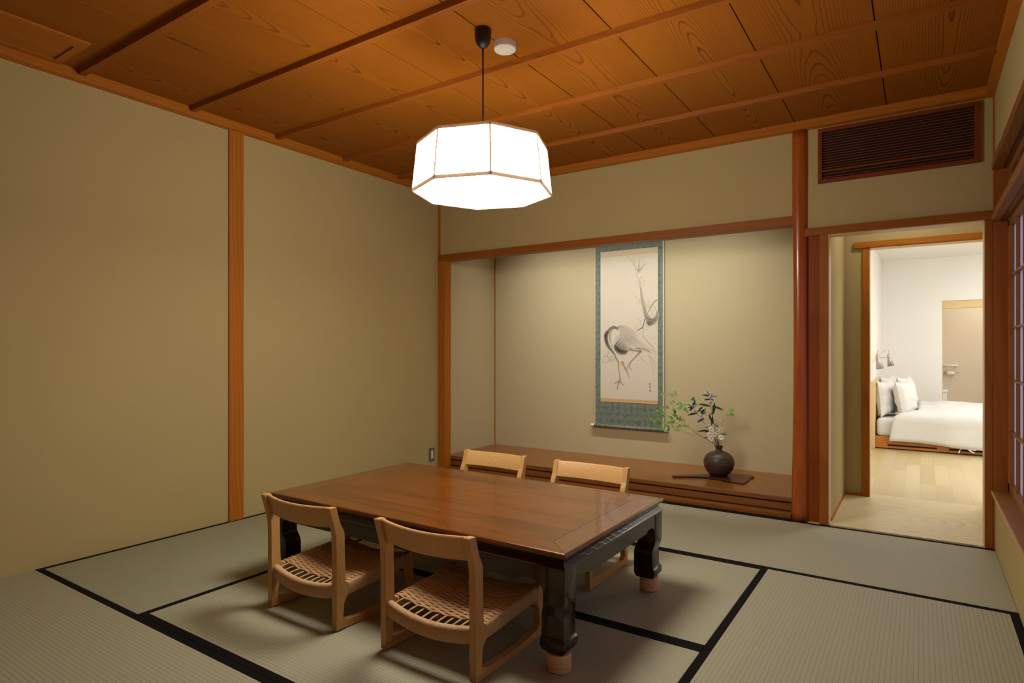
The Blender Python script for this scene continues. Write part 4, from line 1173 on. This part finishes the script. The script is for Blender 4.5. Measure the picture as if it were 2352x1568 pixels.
# ceiling grille in the far left corner
cg = thing('ceiling_air_grille', 'dark slatted wooden air grille set in the ceiling at upper left', 'air grille', (-3.27, 0.94, ZC))
fr = MB()
x0, x1, y0, y1 = -3.404 + 3.27, -3.068 + 3.27, 0.62 - 0.94, 1.232 - 0.94
ix0, ix1, iy0, iy1 = -3.362 + 3.27, -3.150 + 3.27, 0.655 - 0.94, 1.198 - 0.94
for z0, d in ((-0.010, 0.0), (-0.006, 0.028)):
    a0, a1, b0, b1 = (x0, x1 - d, y0 + d * 0.4, y1 - d * 0.4)
    fr.box(ix1, a1, b0, b1, z0, 0.0, 0.0015).box(a0, ix0, b0, b1, z0, 0.0, 0.0015).box(ix0, ix1, iy1, b1, z0, 0.0, 0.0015).box(ix0, ix1, b0, iy0, z0, 0.0, 0.0015)
fr.build('grille_frame', TY, cg)
MB().box(ix0, ix1, iy0, iy1, -0.0015, -0.0004).build('dark_backing', DARKGAP, cg)
for k in range(18):
    x = ix0 + 0.005 + (ix1 - ix0 - 0.010) * k / 17
    MB().box(x - 0.0024, x + 0.0024, iy0 - 0.001, iy1 + 0.001, -0.005, -0.002).build('slat', TY, cg)

sp = thing('wall_switch', 'grey wall switch plate with a white rocker low on the left wall', 'switch', (XL, 3.936, 0.14))
MB().box(0.0003, 0.007, -0.034, 0.034, -0.056, 0.056, 0.002).build('switch_plate', GREYM, sp)
MB().box(0.007, 0.0105, -0.012, 0.012, -0.033, 0.033, 0.0015).build('rocker', WHITEP, sp)

# ------------------------------------------------------------------ bedroom contents
bd = thing('bed', 'low wooden platform bed seen through the doorway, headboard at the left', 'bed', (BX, 7.4, 0))
MB().box(0.012, 2.05, 0.0, 1.55, 0.012, 0.13, 0.004).build('bed_base', BEDW, bd)
for x0, x1 in ((0.15, 0.57), (0.665, 1.2), (1.3, 1.75)):
    MB().box(x0, x1, -0.0015, 0.004, 0.035, 0.052, 0.001).build('slot', DARKGAP, bd)
MB().box(0.0015, 0.04, -0.02, 1.57, 0.0, 0.69, 0.004).build('headboard', PALEX, bd)
m = MB()
bmx = bmesh.new(); bmesh.ops.create_cube(bmx, size=1)
for v in bmx.verts: v.co = Vector((1.03 + v.co.x * 1.96, 0.775 + v.co.y * 1.54, 0.22 + v.co.z * 0.19))
bmesh.ops.bevel(bmx, geom=bmx.edges[:], offset=0.045, segments=4, profile=0.5, affect='EDGES')
m.bm(bmx, True); m.build('mattress', LINEN, bd)
dv = MB()
rows = []
rd = random.Random(9)
from mathutils import noise as mn
NU, NV = 60, 50
for i in range(NU + 1):
    u = i / NU
    x = 0.205 + 1.83 * u
    row = []
    for j in range(NV + 1):
        v = j / NV
        s_ = v * 2.05
        # cross-section: hangs down the near side, goes over the top
        hang = 0.27 - 0.02 * math.sin(x * 5) - 0.02 * u
        if s_ < hang:
            y = -0.045 - 0.012 * math.sin(9 * x + 2 * s_) * (1 - s_ / hang); z = 0.345 - hang + s_
        else:
            t = s_ - hang
            k = min(1, t / 0.12)
            y = -0.045 + t * 0.93; z = 0.345 + 0.04 * math.sin(k * PI / 2) + 0.012 * math.sin(3.1 * x) * math.sin(2.4 * y)
        wob = mn.noise(Vector((x * 3.2, y * 4 + z * 3, 1.3))) * 0.024 + mn.noise(Vector((x * 8 + y * 5, y * 6 + z * 7, 4.3))) * 0.016
        lean = (0.04 * (1 - min(1, s_ / hang)) * (1 - u)) if s_ < hang else -0.21 * (1 - u) * min(1, (s_ - hang) / 0.15)
        row.append((x - lean, y - (abs(wob) if s_ < hang else 0), z + (abs(wob) * 1.2 if s_ >= hang else 0)))
    rows.append(row)
dv.grid(rows)
du = dv.build('duvet', LINEN, None)
du.location = (BX, 7.4, 0)
tag(du, 'rumpled white duvet spread over the bed and hanging down its near side', 'duvet')
smd = du.modifiers.new('thick', 'SOLIDIFY'); smd.thickness = 0.012; smd.offset = 1
def tie_mb():
    m = MB()
    for pts in ([(0.79, -0.06, 0.085), (0.75, -0.075, 0.055), (0.74, -0.078, 0.025)], [(0.79, -0.06, 0.085), (0.83, -0.075, 0.055), (0.86, -0.078, 0.035)], [(0.76, -0.064, 0.082), (0.82, -0.07, 0.07), (0.87, -0.074, 0.06)]):
        q = smooth_pts([Vector(p) for p in pts])
        m.grid([[p + Vector((0.006, 0, 0.003)), p - Vector((0.006, 0, 0.003))] for p in q])
    return m
tie_mb().build('duvet_tie', LINEN, du)
def pillow(name, label, loc, tilt, sz=(0.16, 0.54, 0.385), rz=-0.2):
    m = MB()
    rows = []
    N = 22
    for side in (1, -1):
        rows = []
        for i in range(N + 1):
            a = 2 * i / N - 1
            row = []
            for j in range(N + 1):
                b = 2 * j / N - 1
                th = ((1 - a ** 2) * (1 - b ** 2)) ** 0.42
                cx = 1 - 0.13 * (1 - a * a) * abs(b) ** 2; cy = 1 - 0.13 * (1 - b * b) * abs(a) ** 2
                wn = (mn.noise(Vector((a * 2.3 + side, b * 2.1, loc[1]))) * 0.02 + mn.noise(Vector((a * 6 + side, b * 5, loc[0]))) * 0.008) * th
                row.append(((side * sz[0] / 2 * th + wn), b * sz[1] / 2 * cx, a * sz[2] / 2 * cy))
            rows.append(row)
        m.grid(rows)
    o = m.build(name, LINEN, None)
    o.location = loc; o.rotation_euler = (0, tilt, rz)
    tag(o, label, 'pillow', 'white pillows on the bed')
    return o
pillow('pillow', 'white pillow nearest the headboard, front left of the four', (BX + 0.125, 7.74, 0.505), -0.10)
pillow('pillow', 'white pillow leaning in front of the other near pillow, closest to the duvet', (BX + 0.30, 7.76, 0.505), -0.18)
pillow('pillow', 'white pillow at the back left, behind the near pillows', (BX + 0.125, 8.42, 0.525), -0.10)
pillow('pillow', 'white pillow at the back right, nearest the far wall', (BX + 0.30, 8.42, 0.525), -0.18)

wl = thing('wall_lamp', 'brass wall lamp with two grey cone shades above the pillows', 'wall lamp', (BX, 8.30, 0.93))
MB().box(0.0005, 0.018, -0.035, 0.035, -0.05, 0.05, 0.003).build('wall_plate', BRASS, wl)
def arm(yd, x1, name='arm'):
    m = MB(); m.tube([(0.015, 0, 0), (0.05, yd * 0.3, -0.002), (x1, yd, 0.0)], 0.007, 8); return m
for yd, x1, tl in ((-0.72, 0.055, 0.06), (0.62, 0.105, 0.06)):
    arm(yd, x1).build('arm', BRASS, wl)
    m = MB()
    m.lathe([(0.0, 0.035), (0.018, 0.035), (0.020, 0.0), (0.020, -0.015), (0.024, -0.02), (0.055, -0.175), (0.053, -0.175), (0.018, -0.02), (0.0, -0.01)], seg=24)
    m.v = [(x * 0.7, y * 0.7, 0.035 + (z - 0.035) * 0.7) for x, y, z in m.v]
    c, s = math.cos(-0.2), math.sin(-0.2)
    m.v = [(x1 + (x * c + z * s), yd + y, (z * c - x * s)) for x, y, z in m.v]
    m.build('lamp_shade', NICKEL, wl)
    MB().tube(smooth_pts([Vector((0.016, yd * 0.1, 0.02)), Vector((x1 * 0.6, yd * 0.5, 0.075)), Vector((x1, yd * 0.9, 0.085)), Vector((x1, yd, 0.03))]), 0.003, 6).build('cable', BRASS, wl)

YW = 10.6
rb = thing('wall_rail', 'short white grab rail on the bathroom wall above the paper roll', 'rail', (0.355, YW, 0.80))
MB().tube([(-0.085, -0.035, 0), (0.08, -0.035, 0), (0.083, -0.035, 0)], [0.013, 0.013, 0.010], 14).build('rail_bar', WHITEP, rb)
MB().box(-0.07, -0.05, -0.03, 0, -0.01, 0.01).box(0.05, 0.07, -0.03, 0, -0.01, 0.01).build('bracket', WHITEP, rb)
rl_ = thing('toilet_roll_holder', 'small metal toilet roll holder on the bathroom wall', 'holder', (0.365, YW, 0.70))
MB().tube([(-0.07, -0.05, 0.0), (0.08, -0.05, 0.0)], 0.005, 10).box(-0.076, -0.066, -0.055, 0, -0.02, 0.02, 0.002).box(0.078, 0.084, -0.056, -0.044, -0.008, 0.008).build('holder_bar', NICKEL, rl_)
tro = MB()
tro.tube([(-0.045, 0, 0), (-0.044, 0, 0), (0.044, 0, 0), (0.045, 0, 0)], [0.026, 0.028, 0.028, 0.026], 24)
tr_o = tro.build('toilet_paper_roll', LINEN, None); tr_o.location = (0.355, YW - 0.05, 0.69)
tag(tr_o, 'white toilet paper roll hanging on its holder in the bathroom', 'toilet roll')
tk = thing('toilet', 'pale toilet cistern at the left edge of the bathroom opening', 'toilet', (0.275, 10.40, 0))
MB().box(-0.07, 0.03, -0.15, 0.19, 0.003, 0.44, 0.01).build('cistern', WHITEP, tk)
MB().box(-0.073, 0.045, -0.16, 0.195, 0.44, 0.465, 0.006).build('cistern_lid', WHITEP, tk)

# ------------------------------------------------------------------ light
def area(name, loc, rot, size, power, col, sy=None):
    l = bpy.data.lights.new(name, 'AREA'); l.energy = power; l.color = col; l.size = size
    if sy: l.shape = 'RECTANGLE'; l.size_y = sy
    o = bpy.data.objects.new(name, l); link(o); o.location = loc; o.rotation_euler = rot
    return o
def spot(name, loc, target, power, col, angle, blend=0.6, r=0.03):
    l = bpy.data.lights.new(name, 'SPOT'); l.energy = power; l.color = col; l.spot_size = math.radians(angle); l.spot_blend = blend; l.shadow_soft_size = r
    o = bpy.data.objects.new(name, l); link(o); o.location = loc
    o.rotation_euler = (Vector(target) - Vector(loc)).to_track_quat('-Z', 'Y').to_euler()
    return o
ALCW = (1.0, 0.94, 0.86)
# alcove spotlights hidden behind the lintel
al = area('alcove_light', (-2.0, 4.20, 2.30), (math.radians(22), 0, 0), 2.1, 10.4, ALCW, 0.05)
al.data.spread = math.radians(88)
# bedroom ceiling light, added bedroom and passage fills, bathroom light
area('bedroom_unseen_light', (1.9, 7.9, 2.17), (0, 0, 0), 1.6, 52, (0.97, 0.98, 1.0))
area('bedroom_unseen_light', (0.5, 5.9, 2.17), (0, 0, 0), 0.7, 15, (0.97, 0.98, 1.0))  # added fill near the doorway, brightens the passage floor
area('bedroom_unseen_light', (1.9, 5.25, 1.45), (math.radians(95), 0, math.radians(12)), 1.6, 30, (0.97, 0.98, 1.0))  # added unseen fill facing the bed and back wall
area('passage_fill', (-0.05, 4.5, 2.18), (0, 0, 0), 0.25, 3.4, (1.0, 0.95, 0.86))  # added fill without a fixture, lifts the passage wall and door frame
area('bathroom_light', (0.9, 10.0, 2.15), (0, 0, 0), 0.4, 11, (1.0, 0.95, 0.86))

w_ = bpy.data.worlds.new('dusk'); scn.world = w_; w_.use_nodes = True
bg = w_.node_tree.nodes['Background']
sk = w_.node_tree.nodes.new('ShaderNodeTexSky')
try:
    sk.sky_type = 'NISHITA'; sk.sun_disc = False; sk.sun_elevation = math.radians(1.0)
except Exception: pass
bg.inputs[0].default_value = (0.50, 0.48, 0.86, 1)
w_.node_tree.nodes.remove(sk)
bg.inputs[1].default_value = 1.1

# ------------------------------------------------------------------ camera
cam = bpy.data.cameras.new('camera'); co = bpy.data.objects.new('camera', cam); link(co)
co.location = (0, 0, 1.03); co.rotation_euler = (PI / 2, 0, 0.5875)
cam.sensor_width = 36; cam.lens = 1408 / 2352 * 36; cam.shift_y = (801.5 - 784) / 2352
cam.clip_start = 0.02
scn.camera = co
scn.view_settings.view_transform = 'Standard'; scn.view_settings.look = 'None'
scn.view_settings.exposure = 0.0; scn.view_settings.gamma = 1.0
scn.view_settings.use_curve_mapping = False
scn.cycles.max_bounces = 8; scn.cycles.diffuse_bounces = 6
